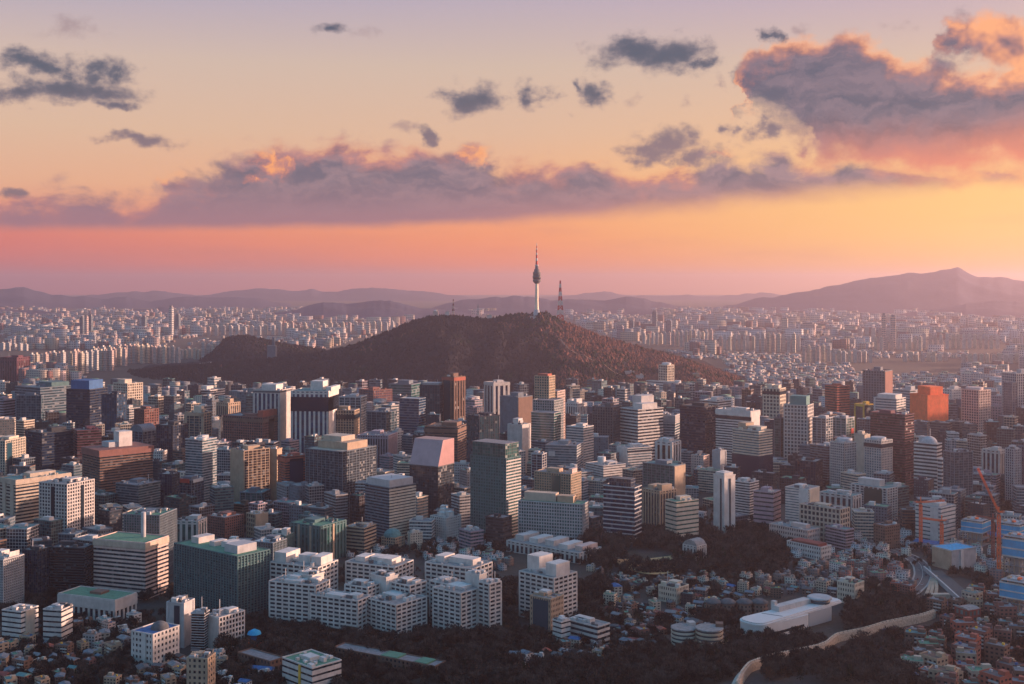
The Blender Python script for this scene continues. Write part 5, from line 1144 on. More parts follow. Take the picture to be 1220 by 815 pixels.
def crane(label, px, yb, yt, jib_px, jib_rise, c='orange', Y=None):
    x, y, g = ground(px, yb); s = y / F; H = (yb - yt) * s; t = max(1.3, 1.1 * s)
    root = empty('tower_crane', (x, y, g)); tag(root, label, 'crane')
    def truss(name, a, b_, hw, n_, mat, par=root):
        a, b_ = Vector(a), Vector(b_); d = (b_ - a); L = d.length; dn = d.normalized(); u = dn.orthogonal().normalized(); w_ = dn.cross(u); v, f = [], []
        def bar(p, q, r_):
            e = (q - p).normalized(); m1 = e.orthogonal().normalized() * r_; m2 = e.cross(m1.normalized()) * r_; o = len(v)
            v.extend([tuple(z + k_) for z in (p, q) for k_ in (m1, m2, -m1, -m2)]); f.extend([(o + k_, o + (k_ + 1) % 4, o + 4 + (k_ + 1) % 4, o + 4 + k_) for k_ in range(4)])
        cs = [(u * i + w_ * j) * hw for i, j in ((-1, -1), (1, -1), (1, 1), (-1, 1))]
        for c_ in cs: bar(a + c_, b_ + c_, hw * .3)
        for i in range(n_):
            p, q = a + d * i / n_, a + d * (i + 1) / n_
            for k_ in range(4): bar(p + cs[k_], q + cs[(k_ + 1) % 4], hw * .2); bar(q + cs[k_], q + cs[(k_ + 1) % 4], hw * .2)
        return mesh_obj(name, v, f, mat, par)
    m_ = wall(c)
    truss('mast', (0, 0, 0), (0, 0, H), t, 12, m_); part('cab', wall('white'), root, (t * 1.6, -t, H - 1.5), (t * 1.8, t * 1.8, 2.4)); part('slewing_ring', wall('dgrey'), root, (0, 0, H), (t * 2.6, t * 2.6, 1))
    J = jib_px * s; truss('jib', (0, 0, H + 1.5), (J, 0, H + 1.5 + jib_rise * s), t * .6, 12, m_)
    cj = -abs(J) * .28 * (1 if J > 0 else -1); truss('counter_jib', (0, 0, H + 1.5), (cj, 0, H + 1.8), t * .6, 4, m_); part('counterweight', wall('grey'), root, (cj, 0, H - .6), (3.4, 2.2, 3))
    part('apex', m_, root, (0, 0, H + 1), (t * .8, t * .8, 7 * s)); put_foot(x, y, 4, 4, 0)
    LAND.append(('the ' + ' '.join(label.split()[:4]), px - 4, px + 4, yt, yb, y, False))
crane('tall orange luffing crane with its jib leaning far back, beside the construction screens', 1190, 690, 612, -25, 52)
crane('orange crane with level jib before the white balcony office', 1097, 652, 600, 28, 2)
crane('red-orange crane mast standing against the upper unfinished block', 1183, 668, 620, -20, 4, 'redbrick')
crane('small orange crane over the blue-roofed shed', 1122, 664, 622, -22, 3)
x, y, g = ground(103, 775); root = empty('playground_frame', (x, y, g)); tag(root, 'red and blue slides of a playground among dark trees beside the white cubed office', 'playground'); 
x, y, g = ground(303, 772); root.location = (x, y, g)
lathe('blue_canopy', [(6, 12), (5, 14), (1, 16)], wall('sky'), root, 16); part('tower', wall('bluer'), root, (0, 0, 0), (5, 5, 12)); part('slide', wall('red'), root, (5, -4, 2), (4, 8, 3)); part('ladder', wall('orange'), root, (-4, -3, 0), (1.5, 1.5, 8))
x, y, g = ground(417, 638); root = empty('shrine', (x, y, g)); tag(root, 'low red-roofed pavilion before the black banded office', 'pavilion')
part('wall', wall('dred'), root, (0, 0, 0), (26, 16, 7)); mesh_obj('roof', [(-16, -10, 7), (16, -10, 7), (16, 10, 7), (-16, 10, 7), (-8, 0, 13), (8, 0, 13)], [(0, 1, 5, 4), (2, 3, 4, 5), (1, 2, 5), (3, 0, 4)], roofm('red'), root)

# the road that bends round the foot of the hill, and a footpath up its sunny side
def hp(px, y): x = (px - CX) / F * y; return Vector((x, y, float(hill_z(x, y)) + 4.5))
for nm, L_, hw_ in (('road', [(832, 3420), (852, 3500), (872, 3540), (893, 3520), (905, 3420), (912, 3300)], 9), ('path', [(668, 3900), (672, 3830), (677, 3780), (690, 3740), (712, 3680)], 4.5), ('path', [(720, 3700), (745, 3650), (762, 3600)], 4)):
    P_ = [hp(*q) for q in L_]; G_ = []
    for a, b_ in zip(P_, P_[1:]):
        for i in range(6): q = a.lerp(b_, i / 6); q.z = max(float(hill_z(q.x, q.y)), float(spur_z(q.x, q.y)) if q.x / q.y * F + CX > 690 else 0) + (5 if nm == 'road' else 5.5); G_.append(q)
    tag(strip(nm, G_, hw_ * (1 if nm == 'road' else .6), -6, .1, wall('grey') if nm == 'road' else wall('brown')), kind='structure')
# words for the labels of the many lesser buildings
CW = dict(white='white', pale='off-white', cream='cream', beige='beige', tan='tan', grey='grey', lgrey='pale grey', dgrey='dark grey', char='charcoal', brick='brick', brown='brown', maroon='maroon', redbrick='red-brick', teal='teal', slate='slate-blue', navy='navy', pink='pinkish', mauve='mauve', orange='orange', dred='dark red', sky='bright blue', yellow='yellow', greenr='green', bluer='blue', roofgrey='grey', roofpale='pale', copper='teal', roofred='red')
LAB = set()
def nearest_refs(px, py, n=6):
    ls = [l for l in LAND if l[6]]
    return sorted(ls, key=lambda l: max(l[1] - px, 0, px - l[2]) + 1.6 * abs(py - (l[3] * .35 + l[4] * .65)))[:n]
ORD = ['', 'second ', 'third ', 'fourth ', 'fifth ', 'sixth ', 'seventh ', 'eighth ']
def place_words(px, yb, l):
    _, x0, x1, yt, lb, _, _ = l
    if x0 - 4 <= px <= x1 + 4: return 'in front of' if yb > lb else 'showing behind'
    return 'beside' if abs(yb - lb) < 22 else ('forward of' if yb > lb else 'beyond')
def single_out(desc, px, yb):
    """a label that no other thing carries: look first, then the neighbours"""
    refs = nearest_refs(px, yb, 9)
    opts = [desc + ' ' + place_words(px, yb, l) + ' ' + l[0] for l in refs[:3]]
    opts += [desc + ' between ' + refs[0][0] + ' and ' + l[0] for l in refs[1:6]] + [desc + ' ' + place_words(px, yb, l) + ' ' + l[0] for l in refs[3:6]]
    opts += [desc + ' between ' + refs[1][0] + ' and ' + l[0] for l in refs[2:6]]
    for o in opts:
        if len(o.split()) <= 16 and o not in LAB: LAB.add(o); return o
    for w in ORD[1:]:
        o = w + desc + ' out from ' + refs[0][0]
        if o not in LAB and len(o.split()) <= 16: LAB.add(o); return o
    for l in refs:
        for w in ORD[1:]:
            o = w + desc.split(' with ')[0] + ' out from ' + l[0]
            if o not in LAB and len(o.split()) <= 16: LAB.add(o); return o
    o = desc + ' among many'; return o

# ---------------------------------------------------------------- mid-rise blocks filling the streets of downtown
cands = []
R = random.Random(11)
y = 1290.0
while y < 3350:
    step = 34 if y < 2200 else 42
    x = -.50 * y
    while x < .50 * y:
        cands.append((x + R.uniform(-14, 14), y + R.uniform(-14, 14))); x += step
    y += step * 1.05
R.shuffle(cands); cands.sort(key=lambda c: round(c[1] / 120))
n_mid = 0; MIDCOL = ['white', 'lgrey', 'grey', 'beige', 'slate', 'mauve', 'slate', 'cream', 'teal', 'dgrey', 'char', 'brown', 'pale', 'char', 'slate', 'dgrey', 'navy', 'teal', 'navy']
MID = []
cov = None; last = -1
for (x, y) in cands:
    if abs(y - last) > 60: cov = cover(y); last = y
    w, d = R.uniform(16, 34), R.uniform(14, 26); th = R.choice([.15, .5, .62, 1.0]) + R.uniform(-.08, .08)
    g = float(gz(x, y))
    px, pb, _ = (*project(x, y, g),)[0:2] + (0,)
    if px < -30 or px > 1250: continue
    if y > 3000 and 100 < px < 910 and float(hill_z(x, y)) > 36: continue
    if y > 3200 and 690 < px < 925 and float(spur_z(x, y)) > 34: continue
    if blocked(px, pb): continue
    if pb > 655 and not (px < 330): continue
    dens = 1.0 if y > 1500 else .75
    if R.random() > dens: continue
    hmax = 42 if y < 1500 else 50
    h = R.uniform(16, 38) if R.random() < .5 else R.uniform(32, hmax + (22 if 1800 < y < 2900 else 0))
    if px > 640 and px < 1000 and pb > 600: h = min(h, R.uniform(9, 18))
    if px < 330 and pb > 690: h = R.uniform(9, 22)
    wq = (w * math.cos(th) + d * math.sin(th)) * F / y / 2
    lim = max([l[3] + .50 * (l[4] - l[3]) for l in LAND if l[5] > y + 10 and l[1] - 1 < px + wq and l[2] + 1 > px - wq and l[3] < pb] or [0])
    h = min(h, CAMZ - (lim - HY) / F * y - g)
    if h < 7: continue
    yt = HY - F * (g + h - CAMZ) / y
    wpx = (w * math.cos(th) + d * math.sin(th)) * F / y
    a, b_ = int(max(0, px - wpx / 2 + 90)), int(min(1399, px + wpx / 2 + 90))
    if b_ - a < 2: continue
    vis = np.clip(cov[a:b_ + 1] - yt, 0, pb - yt)
    if vis.mean() < 2.2 or (vis > 2.5).mean() < .35: continue
    if not is_free(x, y, w, d, th, 3): continue
    put_foot(x, y, w, d, th); BLD.append((y, px - wpx / 2, px + wpx / 2, yt, pb)); MID.append((x, y, w, d, th, h, g, px, yt, pb, float(vis.mean() * wpx)))
MID.sort(key=lambda r: -r[-1])
print('mid-rise', len(MID))
for i, (x, y, w, d, th, h, g, px, yt, pb, v_) in enumerate(MID[:320]):
    c = R.choice(MIDCOL); gl_ = R.choice(['dark', 'dark', 'teal', 'brown', 'lite']); rf = R.choice(['roofgrey', 'roofpale', 'roofpale', 'greenr', 'roofgrey', 'copper'])
    ppm = F / y; fh = max(3.6, 3.0 / ppm); bay = max(3.4, 2.8 / ppm)
    stl = R.choice(['punched', 'banded', 'glazed', 'glazed', 'banded'])
    nm = 'commercial_building'
    root = empty(nm, (x, y, g - 1), -th)
    if stl == 'punched': mt = facade(c, gl_)
    elif stl == 'banded': mt = facade(c, gl_, .03, .34, .86)
    else: mt = glass(gl_, c, .14, .2)
    core('wall', mt, root, w, d, h + 1, bay, (h + 1) / max(2, round(h / fh)))
    if v_ > 60:
        part('roof', roofm(rf), root, (0, 0, h + 1.02), (w - .2, d - .2, .4))
        v, f = ring_mesh(w + .5, d + .5, 1.3, .5); mesh_obj('parapet', v, f, wall(c), root).location = (0, 0, h + 1.0)
        part('stair_hut', wall(c if R.random() < .6 else 'white'), root, (R.uniform(-.25, .25) * w, R.uniform(-.2, .25) * d, h + 1.1), (w * R.uniform(.2, .4), d * R.uniform(.25, .4), R.uniform(3, 5.5)))
        for k_ in range(R.randint(1, 3)):
            s = R.uniform(1.5, 3.4); part('roof_unit', wall(R.choice(['lgrey', 'white', 'dgrey'])), root, (R.uniform(-.4, .4) * w, R.uniform(-.4, .4) * d, h + 1.2), (s * R.uniform(.8, 2), s, s * .8))
    else: part('roof', roofm(rf), root, (0, 0, h + 1.02), (w - .2, d - .2, 1.2))
    size = 'low' if h < 16 else ('mid-height' if h < 30 else 'taller')
    word = dict(punched='block with small windows', banded='block with window bands', glazed='glazed block')[stl]
    tag(root, single_out(f"{size} {CW[c]} {word}, {CW[rf]} roof,", px, pb), 'building', 'mid-rise blocks of downtown')

# ---------------------------------------------------------------- houses: a few kinds, copied and set down one by one
HOUSES = []
def house_kind(w, d, floors, gable, hutside):
    """returns the parts of one kind as (name, mesh, loc, slot) with slot: wall, roof, trim or None"""
    out = []; h = floors * 2.9 + .5
    def bx(nm, loc, sz, slot, mat=None, rz=0): out.append((nm, 'box', loc, sz, slot, mat))
    bx('wall', (0, 0, -1), (w, d, h + 1), 'wall')
    if gable:
        rh = 1.9; X, Yg_ = w / 2 + .5, d / 2 + .5
        v = [(-X, -Yg_, 0), (X, -Yg_, 0), (X, Yg_, 0), (-X, Yg_, 0), (-X + (1.2 if gable == 2 else 0), 0, rh), (X - (1.2 if gable == 2 else 0), 0, rh)]
        f = [(0, 1, 5, 4), (2, 3, 4, 5), (1, 2, 5), (3, 0, 4), (3, 2, 1, 0)]
        out.append(('roof', (v, f), (0, 0, h), None, 'roof', None))
    else:
        bx('roof', (0, 0, h + .01), (w - .3, d - .3, .15), 'roof')
        v, f = ring_mesh(w + .1, d + .1, .9, .25); out.append(('parapet', (v, f), (0, 0, h), None, 'wall', None))
        bx('stair_hut', (hutside * w * .26, d * .22, h + .05), (w * .34, d * .36, 2.6), 'wall')
        bx('water_tank', (-hutside * w * .28, d * .1, h + .05), (1.5, 1.5, 1.5), None, 'tank')
    nwx, nwy = max(2, int(w / 3)), max(2, int(d / 3.4))
    for fl in range(floors):
        for k_ in range(nwx): bx('window', (-w / 2 + (k_ + .5) * w / nwx, -d / 2 - .02, fl * 2.9 + 1.0), (w / nwx * .52, .12, 1.35), None, 'win')
        for k_ in range(nwy):
            bx('window', (w / 2 + .02, -d / 2 + (k_ + .5) * d / nwy, fl * 2.9 + 1.0), (.12, d / nwy * .48, 1.3), None, 'win')
            bx('window', (-w / 2 - .02, -d / 2 + (k_ + .5) * d / nwy, fl * 2.9 + 1.0), (.12, d / nwy * .48, 1.3), None, 'win')
        if floors > 1 and fl and hutside > 0: bx('balcony', (w * .2, -d / 2 - .55, fl * 2.9 + .1), (w * .46, 1.1, .95), 'trim')
    return out, w, d, h
KINDS = [house_kind(11, 9, 3, 0, 1), house_kind(13, 10, 4, 0, -1), house_kind(9, 8, 2, 0, 1), house_kind(10, 8, 2, 1, 1), house_kind(12, 9, 3, 2, -1), house_kind(15, 10, 4, 0, 1), house_kind(8, 7, 2, 1, -1), house_kind(14, 11, 5, 0, 1), house_kind(16, 7, 1, 1, 1)]
KDESC = ['three-storey', 'four-storey', 'two-storey', 'gabled', 'hip-roofed', 'balconied', 'small gabled', 'five-storey', 'long low']
KMESH = {}
def house_mesh(kd, i, mat):
    key = (kd, i, mat.name)
    if key not in KMESH:
        v, f = KINDS[kd][0][i][1]; me = bpy.data.meshes.new(KINDS[kd][0][i][0]); me.from_pydata(v, [], f); me.materials.append(mat); KMESH[key] = me
    return KMESH[key]
def set_house(kd, x, y, g, th, sx, wl, rf, label):
    parts_, w, d, h = KINDS[kd]
    root = empty('house', (x, y, g), -th); root.scale = (sx, sx, sx)
    tag(root, label, 'house', 'houses of the lower slopes')
    for i, (nm, kind, loc, sz, slot, mt) in enumerate(parts_):
        mat = wall(wl) if slot == 'wall' else roofm(rf) if slot == 'roof' else wall('pale' if wl != 'pale' else 'beige') if slot == 'trim' else M_win if mt == 'win' else wall('yellow' if (kd + int(x)) % 7 == 0 else 'bluer' if (kd + int(x)) % 5 == 1 else 'lgrey')
        if kind == 'box': part(nm, mat, root, loc, sz)
        else:
            o = bpy.data.objects.new(nm, house_mesh(kd, i, mat)); o.location = loc; link(o, root)
HZONES = [  # photograph outline on the ground, colours of walls, spacing in metres, kinds
    ([(1050, 722), (1120, 722), (1230, 700), (1240, 840), (1080, 840), (1085, 780), (1065, 755), (1112, 740)], ['brick', 'brick', 'redbrick', 'brown', 'tan', 'brick', 'beige', 'brown', 'tan', 'brown', 'redbrick'], 22.5, [0, 1, 5, 7, 0, 2, 5]),
    ([(1060, 700), (1000, 700), (990, 670), (1060, 660), (1090, 700), (1075, 722)], ['brick', 'redbrick', 'brown', 'pink', 'cream'], 17, [0, 1, 5, 2]),
    ([(690, 668), (740, 690), (800, 690), (870, 684), (930, 690), (960, 668), (1000, 665), (1000, 712), (885, 712), (835, 735), (890, 765), (735, 785), (690, 795), (640, 780), (680, 765), (728, 765), (720, 700)], ['beige', 'tan', 'cream', 'brown', 'dgrey', 'brick', 'brown', 'dgrey', 'brown', 'char'], 16.5, [0, 2, 3, 4, 6, 2, 8, 3, 1]),
    ([(-20, 762), (150, 762), (160, 800), (225, 800), (225, 840), (-30, 840)], ['beige', 'tan', 'brown', 'brick', 'tan', 'grey', 'brown'], 18, [0, 2, 3, 1, 6, 5, 4]),
    ([(205, 776), (250, 782), (300, 800), (290, 815), (225, 803)], ['beige', 'tan', 'brown', 'brick', 'pale'], 19, [0, 2, 3]),
    ([(92, 738), (160, 742), (160, 765), (92, 765)], ['pale', 'brown', 'pink', 'white'], 18, [0, 2, 1]),
    ([(600, 772), (690, 780), (690, 800), (610, 796)], ['white', 'pale', 'brick'], 19, [2, 3, 8]),
    ([(400, 655), (520, 648), (600, 645), (610, 690), (590, 700), (500, 668), (410, 672)], ['pale', 'pink', 'brown', 'white', 'grey'], 19, [2, 3, 8, 0]),
    ([(225, 795), (290, 795), (340, 812), (340, 840), (258, 840)], ['pale', 'grey', 'white'], 22, [2, 3]),
    ([(900, 640), (1090, 640), (1090, 664), (1040, 662), (1000, 664), (945, 668)], ['white', 'pale', 'pink', 'cream', 'lgrey'], 20, [0, 1, 2, 5]),
    ([(1095, 640), (1240, 640), (1240, 700), (1165, 700), (1160, 684), (1100, 660)], ['pale', 'grey', 'brick', 'cream'], 24, [0, 1, 7]),
]
HC = []
for poly, cols, sp, kinds in HZONES:
    pts = [ground(a, b_) for a, b_ in poly]; sp *= .76
    wx = [p[0] for p in pts]; wy = [p[1] for p in pts]
    wp = [(p[0], p[1]) for p in pts]
    yy = min(wy); row = 0
    while yy < max(wy):
        xx = min(wx) + (row % 2) * sp * .5
        while xx < max(wx):
            x, y = xx + R.uniform(-.22, .22) * sp, yy + R.uniform(-.22, .22) * sp; xx += sp
            if not inside(x, y, wp): continue
            px, py = project(x, y, float(gz(x, y)))
            if blocked(px, py) or px < -25 or px > 1245 or py > 850: continue
            kd = R.choice(kinds); s = R.uniform(.95, 1.25) if poly is HZONES[0][0] else R.uniform(.68, .95); th = R.choice([.2, .55, .7, 1.05]) + R.uniform(-.15, .15) + .25 * math.sin(x / 90)
            _, w, d, h = KINDS[kd]
            if R.random() < .12 or float(fbm(x / 45, y / 45, 21, 3)) < -.32: continue
            if not is_free(x, y, w * s, d * s, th, .8): continue
            put_foot(x, y, w * s, d * s, th)
            HC.append((y, x, kd, s, th, R.choice(cols), px, py, h))
        yy += sp; row += 1
HC.sort()
print('houses', len(HC))
HROOF = {0: ['greenr', 'roofgrey', 'dgrey', 'roofgrey', 'copper', 'brown', 'slate'], 1: ['bluer', 'dred', 'roofgrey', 'copper', 'redbrick', 'slate', 'roofgrey', 'dgrey', 'slate', 'dgrey']}
keep, rest = HC[:300], HC[300:]
if len(HC) > 300:
    HC.sort(key=lambda r: r[0]); keep, rest = HC[:300], HC[300:]
for (y, x, kd, s, th, c, px, py, h) in keep:
    rf = R.choice(HROOF[1 if kd in (3, 4, 6, 8) else 0])
    BLD.append((y, px - 6, px + 6, py - h * F / y, py))
    set_house(kd, x, y, float(gz(x, y)), th, s, c, rf, single_out(f"{CW[c]} {KDESC[kd]} house, {CW[rf]} roof,", px, py))

def boxes(name, rows, mat, kind='stuff'):
    """many small far buildings as one mass: rows of (x, y, z0, w, d, h, th, wall rgb, roof rgb, bay, storey)"""
    A = np.array([r[:7] for r in rows]); n = len(A)
    x, y, z, w, d, h, th = A.T
    sx = np.array([-1, 1, 1, -1, -1, 1, 1, -1]) / 2; sy = np.array([-1, -1, 1, 1, -1, -1, 1, 1]) / 2; sz = np.array([0, 0, 0, 0, 1, 1, 1, 1])
    lx, ly = w[:, None] * sx, d[:, None] * sy
    c, s = np.cos(-th)[:, None], np.sin(-th)[:, None]
    V = np.stack([x[:, None] + lx * c - ly * s, y[:, None] + lx * s + ly * c, z[:, None] + h[:, None] * sz], -1).reshape(-1, 3)
    fq = np.array([(0, 1, 5, 4), (1, 2, 6, 5), (2, 3, 7, 6), (3, 0, 4, 7), (4, 5, 6, 7)])
    Q = (np.arange(n)[:, None, None] * 8 + fq[None]).reshape(-1, 4)
    bay = np.array([r[9] for r in rows]); fh = np.array([r[10] for r in rows])
    uv = np.zeros((n, 5, 4, 2)); nw, nd, nh = np.maximum(1, np.round(w / bay)), np.maximum(1, np.round(d / bay)), np.maximum(1, np.round(h / fh))
    off = (np.arange(n) * 37 % 1000).astype(float)
    for k_ in range(4):
        m_ = nw if k_ % 2 == 0 else nd
        uv[:, k_, :, 0] = np.stack([off, off + m_, off + m_, off], -1); uv[:, k_, :, 1] = np.stack([0 * nh, 0 * nh, nh, nh], -1)
    uv[:, 4, :, :] = -5.02
    wc = np.array([tuple(r[7]) + (1,) for r in rows]); rc = np.array([tuple(r[8]) + (0,) for r in rows])
    colr = np.concatenate([np.repeat(wc[:, None], 4, 1), rc[:, None]], 1).reshape(-1, 4)
    return tag(mesh_obj(name, V, Q, mat, uv=uv.reshape(-1, 2), col=colr), kind=kind)
m, t, b = new_mat('far_walls')
ca = t.node('ShaderNodeVertexColor', layer_name='Col'); uvn = t.node('ShaderNodeUVMap'); su = t.node('ShaderNodeSeparateXYZ'); t.l.new(uvn.outputs[0], su.inputs[0])
fu, fv = t.math('FRACT', su.outputs[0]), t.math('FRACT', su.outputs[1])
cc = t.node('ShaderNodeCombineXYZ'); t.put(cc.inputs[0], t.math('FLOOR', su.outputs[0])); t.put(cc.inputs[1], t.math('FLOOR', su.outputs[1]))
wn = t.node('ShaderNodeTexWhiteNoise', noise_dimensions='2D'); t.l.new(cc.outputs[0], wn.inputs['Vector'])
win = t.math('MULTIPLY', t.math('MULTIPLY', t.math('GREATER_THAN', fu, .25), t.math('LESS_THAN', fu, .8)), t.math('MULTIPLY', t.math('GREATER_THAN', fv, .3), t.math('LESS_THAN', fv, .8)))
win = t.math('MULTIPLY', win, ca.outputs['Alpha'])
t.l.new(t.mix(win, ca.outputs['Color'], t.mix(wn.outputs['Value'], (.015, .02, .03, 1), (.06, .07, .08, 1))), b.inputs['Base Color']); b.inputs['Roughness'].default_value = .7
M_far = m

# the lesser houses behind those three hundred
rows = []
for (y, x, kd, s, th, c, px, py, h) in rest:
    rc_ = PAL[R.choice(HROOF[0] + ['dred', 'dgrey', 'dgrey', 'brown', 'char'])]; g_ = float(gz(x, y)); w_, d_ = KINDS[kd][1] * s, KINDS[kd][2] * s; h = h * s
    rows.append((x, y, g_ - 1, w_, d_, h + 1, th, PAL[c], rc_, 2.8, 2.7))
    q = R.choice([-.25, .25]); rows.append((x + q * w_ * math.cos(th), y - q * w_ * math.sin(th), g_ + h, w_ * .34, d_ * .4, 2.2, th, PAL[c], rc_, 9, 9))
    if R.random() < .4: rows.append((x - q * w_ * math.cos(th), y + q * w_ * math.sin(th), g_ + h, 1.3, 1.3, 1.4, th, PAL['lgrey'], PAL['lgrey'], 9, 9))
for (x, y, w, d, th, h, g, px, yt, pb, v_) in MID[320:]:
    rows.append((x, y, g - 1, w, d, h + 1, th, PAL[R.choice(MIDCOL)], PAL[R.choice(['roofgrey', 'roofpale', 'greenr'])], 4.5, 4.5))
if rows: boxes('background_houses', rows, M_far)

# ---------------------------------------------------------------- the far city beyond the hill, by the river and to the horizon
R = random.Random(23); rows = []; towers = []
def hidden_by_hill(px, py):
    return 40 < px < 940 and py > np.interp(px, crest_px[:, 0], crest_px[:, 1]) - 1 and True
def far_block(px, py, w, d, h, th, c, r_): 
    x, y, g = ((px - CX) * (CAMZ - 28) / (py - HY), F * (CAMZ - 28) / (py - HY), 28)
    return (x, y, g - 2, w, d, h + 2, th, c, r_, max(4, y / F * 2.6), max(4, y / F * 2.6))
def jit(c, v=.25): k_ = R.uniform(1 - v, 1 + v); return tuple(min(.85, q * k_) for q in c)
FAR_ROWS = [  # px0, px1, top y, base y, number, width factor, words
    (36, 58, 421, 448, 4, .9, 'pale grey slab in the close row beside the plain maroon block'), (57, 78, 420, 447, 4, .9, 'cream slab in the tight row past the maroon block'),
    (82, 105, 419, 446, 5, .9, 'pale slab in the leaning row above the dark wood'), (106, 135, 417, 442, 5, .95, 'off-white slab in the low end of the near apartment rows'),
    (108, 152, 414, 436, 7, .9, 'grey-white slab in the second apartment row'), (136, 178, 411, 433, 8, .9, 'pink-lit slab in the long row at the wood edge'), (172, 215, 413, 433, 8, .9, 'sunlit slab in the row over the dark wood'),
    (214, 240, 416, 428, 5, .9, 'short pale slab behind the wooded rise'), (240, 292, 408, 430, 9, .92, 'tall pale slab in the bright row before the small hill'), (289, 300, 411, 430, 1, .95, 'golden slab ending the bright row before the small hill'),
    (0, 34, 408, 418, 5, .8, 'dim slab in a far row above the plain maroon block'), (330, 420, 385, 399, 12, .62, 'hazy slab in the row beyond the saddle of hills'), (420, 478, 383, 395, 8, .62, 'pink slab in the cluster beyond the dark hill shoulder'), (245, 330, 388, 400, 10, .6, 'grey-pink slab in the scattered row behind the small hill'),
    (765, 800, 396, 411, 7, .75, 'hazy slab in the row just past the hill slope'), (800, 850, 394, 413, 10, .75, 'pinkish slab in the long row past the hill slope'), (850, 900, 399, 418, 9, .75, 'pale slab in the second long row past the slope'),
    (900, 955, 398, 420, 9, .75, 'pale slab in the hazy row above the far low houses'), (955, 990, 412, 432, 6, .75, 'cream slab of the nearer group over the far low houses'), (990, 1040, 417, 433, 8, .85, 'sunlit slab of the bright cluster above the far houses'),
    (1040, 1100, 402, 418, 9, .7, 'pale slab in the row under the big mountain'), (1098, 1192, 398, 416, 14, .72, 'rose slab in the tall regular row under the big mountain'), (1075, 1130, 420, 431, 8, .85, 'white slab in the broken row above the far wood'), (1145, 1222, 422, 433, 11, .85, 'off-white slab in the even row above the far wood'),
    (1020, 1070, 391, 408, 6, .7, 'hazy slab in the row by the paired far towers')]
FARC = [PAL['pale'], PAL['pale'], PAL['beige'], PAL['pink'], PAL['lgrey'], PAL['beige'], PAL['pink'], PAL['tan'], PAL['brick'], PAL['grey']]
n_try = 0
for _ in range(21000):
    px = R.uniform(-20, 1240); q = R.random()
    py = 371 + 120 * q ** 1.25
    if hidden_by_hill(px, py): continue
    y = F * 310 / (py - HY)
    if y < 3350: continue
    if y < 3600 and px < 900: continue
    clump = fbm(px / 42, y / 900, 31, 3)
    lowz = 860 < px < 1110 and py > 418
    park = (1015 < px < 1225 and 428 < py < 447) or (clump < -.32 and py > 392)
    if park: continue
    if lowz or clump < -.02 or R.random() < .35:
        w, d, h = R.uniform(10, 24), R.uniform(9, 18), R.uniform(6, 15)
    else: w, d, h = R.uniform(20, 70), R.uniform(12, 18), R.uniform(24, 56)
    if y > 6500: w *= 1.7; d *= 1.5; h *= 1.15
    if px < 300 and 417 < py < 450: continue
    if any(r_[0] - 2 < px < r_[1] + 2 and r_[2] + 7 < py < r_[3] + 3 for r_ in FAR_ROWS): continue
    rows.append(far_block(px, py, w, d, h, R.uniform(0, 1.5), jit(R.choice(FARC)), jit(PAL['roofgrey'] if R.random() < .7 else PAL['dred' if R.random() < .4 else 'greenr'])))
boxes('distant_city', rows, M_far)

# apartment slabs one can still tell apart: rows of towers
M_apt = [facade('white', 'lite', .12, .3, .72), facade('pale', 'lite', .12, .3, .72), facade('cream', 'lite', .12, .3, .72), facade('pink', 'lite', .12, .3, .72)]
APT = {}
n_ap = 0
for (x0, x1, yt, yb, n, wf, words_) in FAR_ROWS:
    for k_ in range(n):
        px = x0 + (k_ + .5) * (x1 - x0) / n + R.uniform(-.6, .6); wpx = (x1 - x0) / n * wf
        yb2 = yb + R.uniform(-.7, .7); y = F * 310 / (yb2 - HY); s = y / F
        x = (px - CX) * s; h = (yb2 - yt + R.uniform(-1.6, 1.6)) * s
        key = R.randrange(4)
        if key not in APT:
            me = bpy.data.meshes.new('apartment_block'); v = [(a * .5, b_ * .5, c_) for a, b_, c_ in [(-1, -1, 0), (1, -1, 0), (1, 1, 0), (-1, 1, 0), (-1, -1, 1), (1, -1, 1), (1, 1, 1), (-1, 1, 1)]]
            # slab with a lift shaft standing proud of its roof
            v2 = [(p[0] * .22, p[1] * .6, 1.0 + p[2] * .08) for p in v]
            f = [(0, 1, 5, 4), (1, 2, 6, 5), (2, 3, 7, 6), (3, 0, 4, 7), (4, 5, 6, 7)]
            me.from_pydata(v + v2, [], f + [tuple(i + 8 for i in q) for q in f])
            uv = []
            for j in range(2):
                for q in range(4): nx = (5 if q % 2 == 0 else 3); uv += ([(0, 0), (nx, 0), (nx, 12), (0, 12)] if j == 0 else [(.05, .05)] * 4)
                uv += [(.05, .05)] * 4
            me.uv_layers.new(name='UVMap').data.foreach_set('uv', [c_ for p in uv for c_ in p]); me.materials.append(M_apt[key]); APT[key] = me
        o = bpy.data.objects.new('apartment_tower', APT[key]); o.location = (x, y, 26); o.scale = (wpx * s * .8, max(13, wpx * s * .55), h); o.rotation_euler = (0, 0, -R.uniform(.15, .5)); link(o)
        OW = ['first', 'second', 'third', 'fourth', 'fifth', 'sixth', 'seventh', 'eighth', 'ninth', 'tenth', 'eleventh', 'twelfth', 'thirteenth', 'fourteenth']
        far_side = k_ if px > 640 else n - 1 - k_             # counted outward from the hill
        tag(o, words_ if n == 1 else f"{OW[far_side]} {words_}" + (', counting from the hill' if len(words_.split()) < 12 else ''), 'apartment block', 'apartment slabs: ' + words_); n_ap += 1
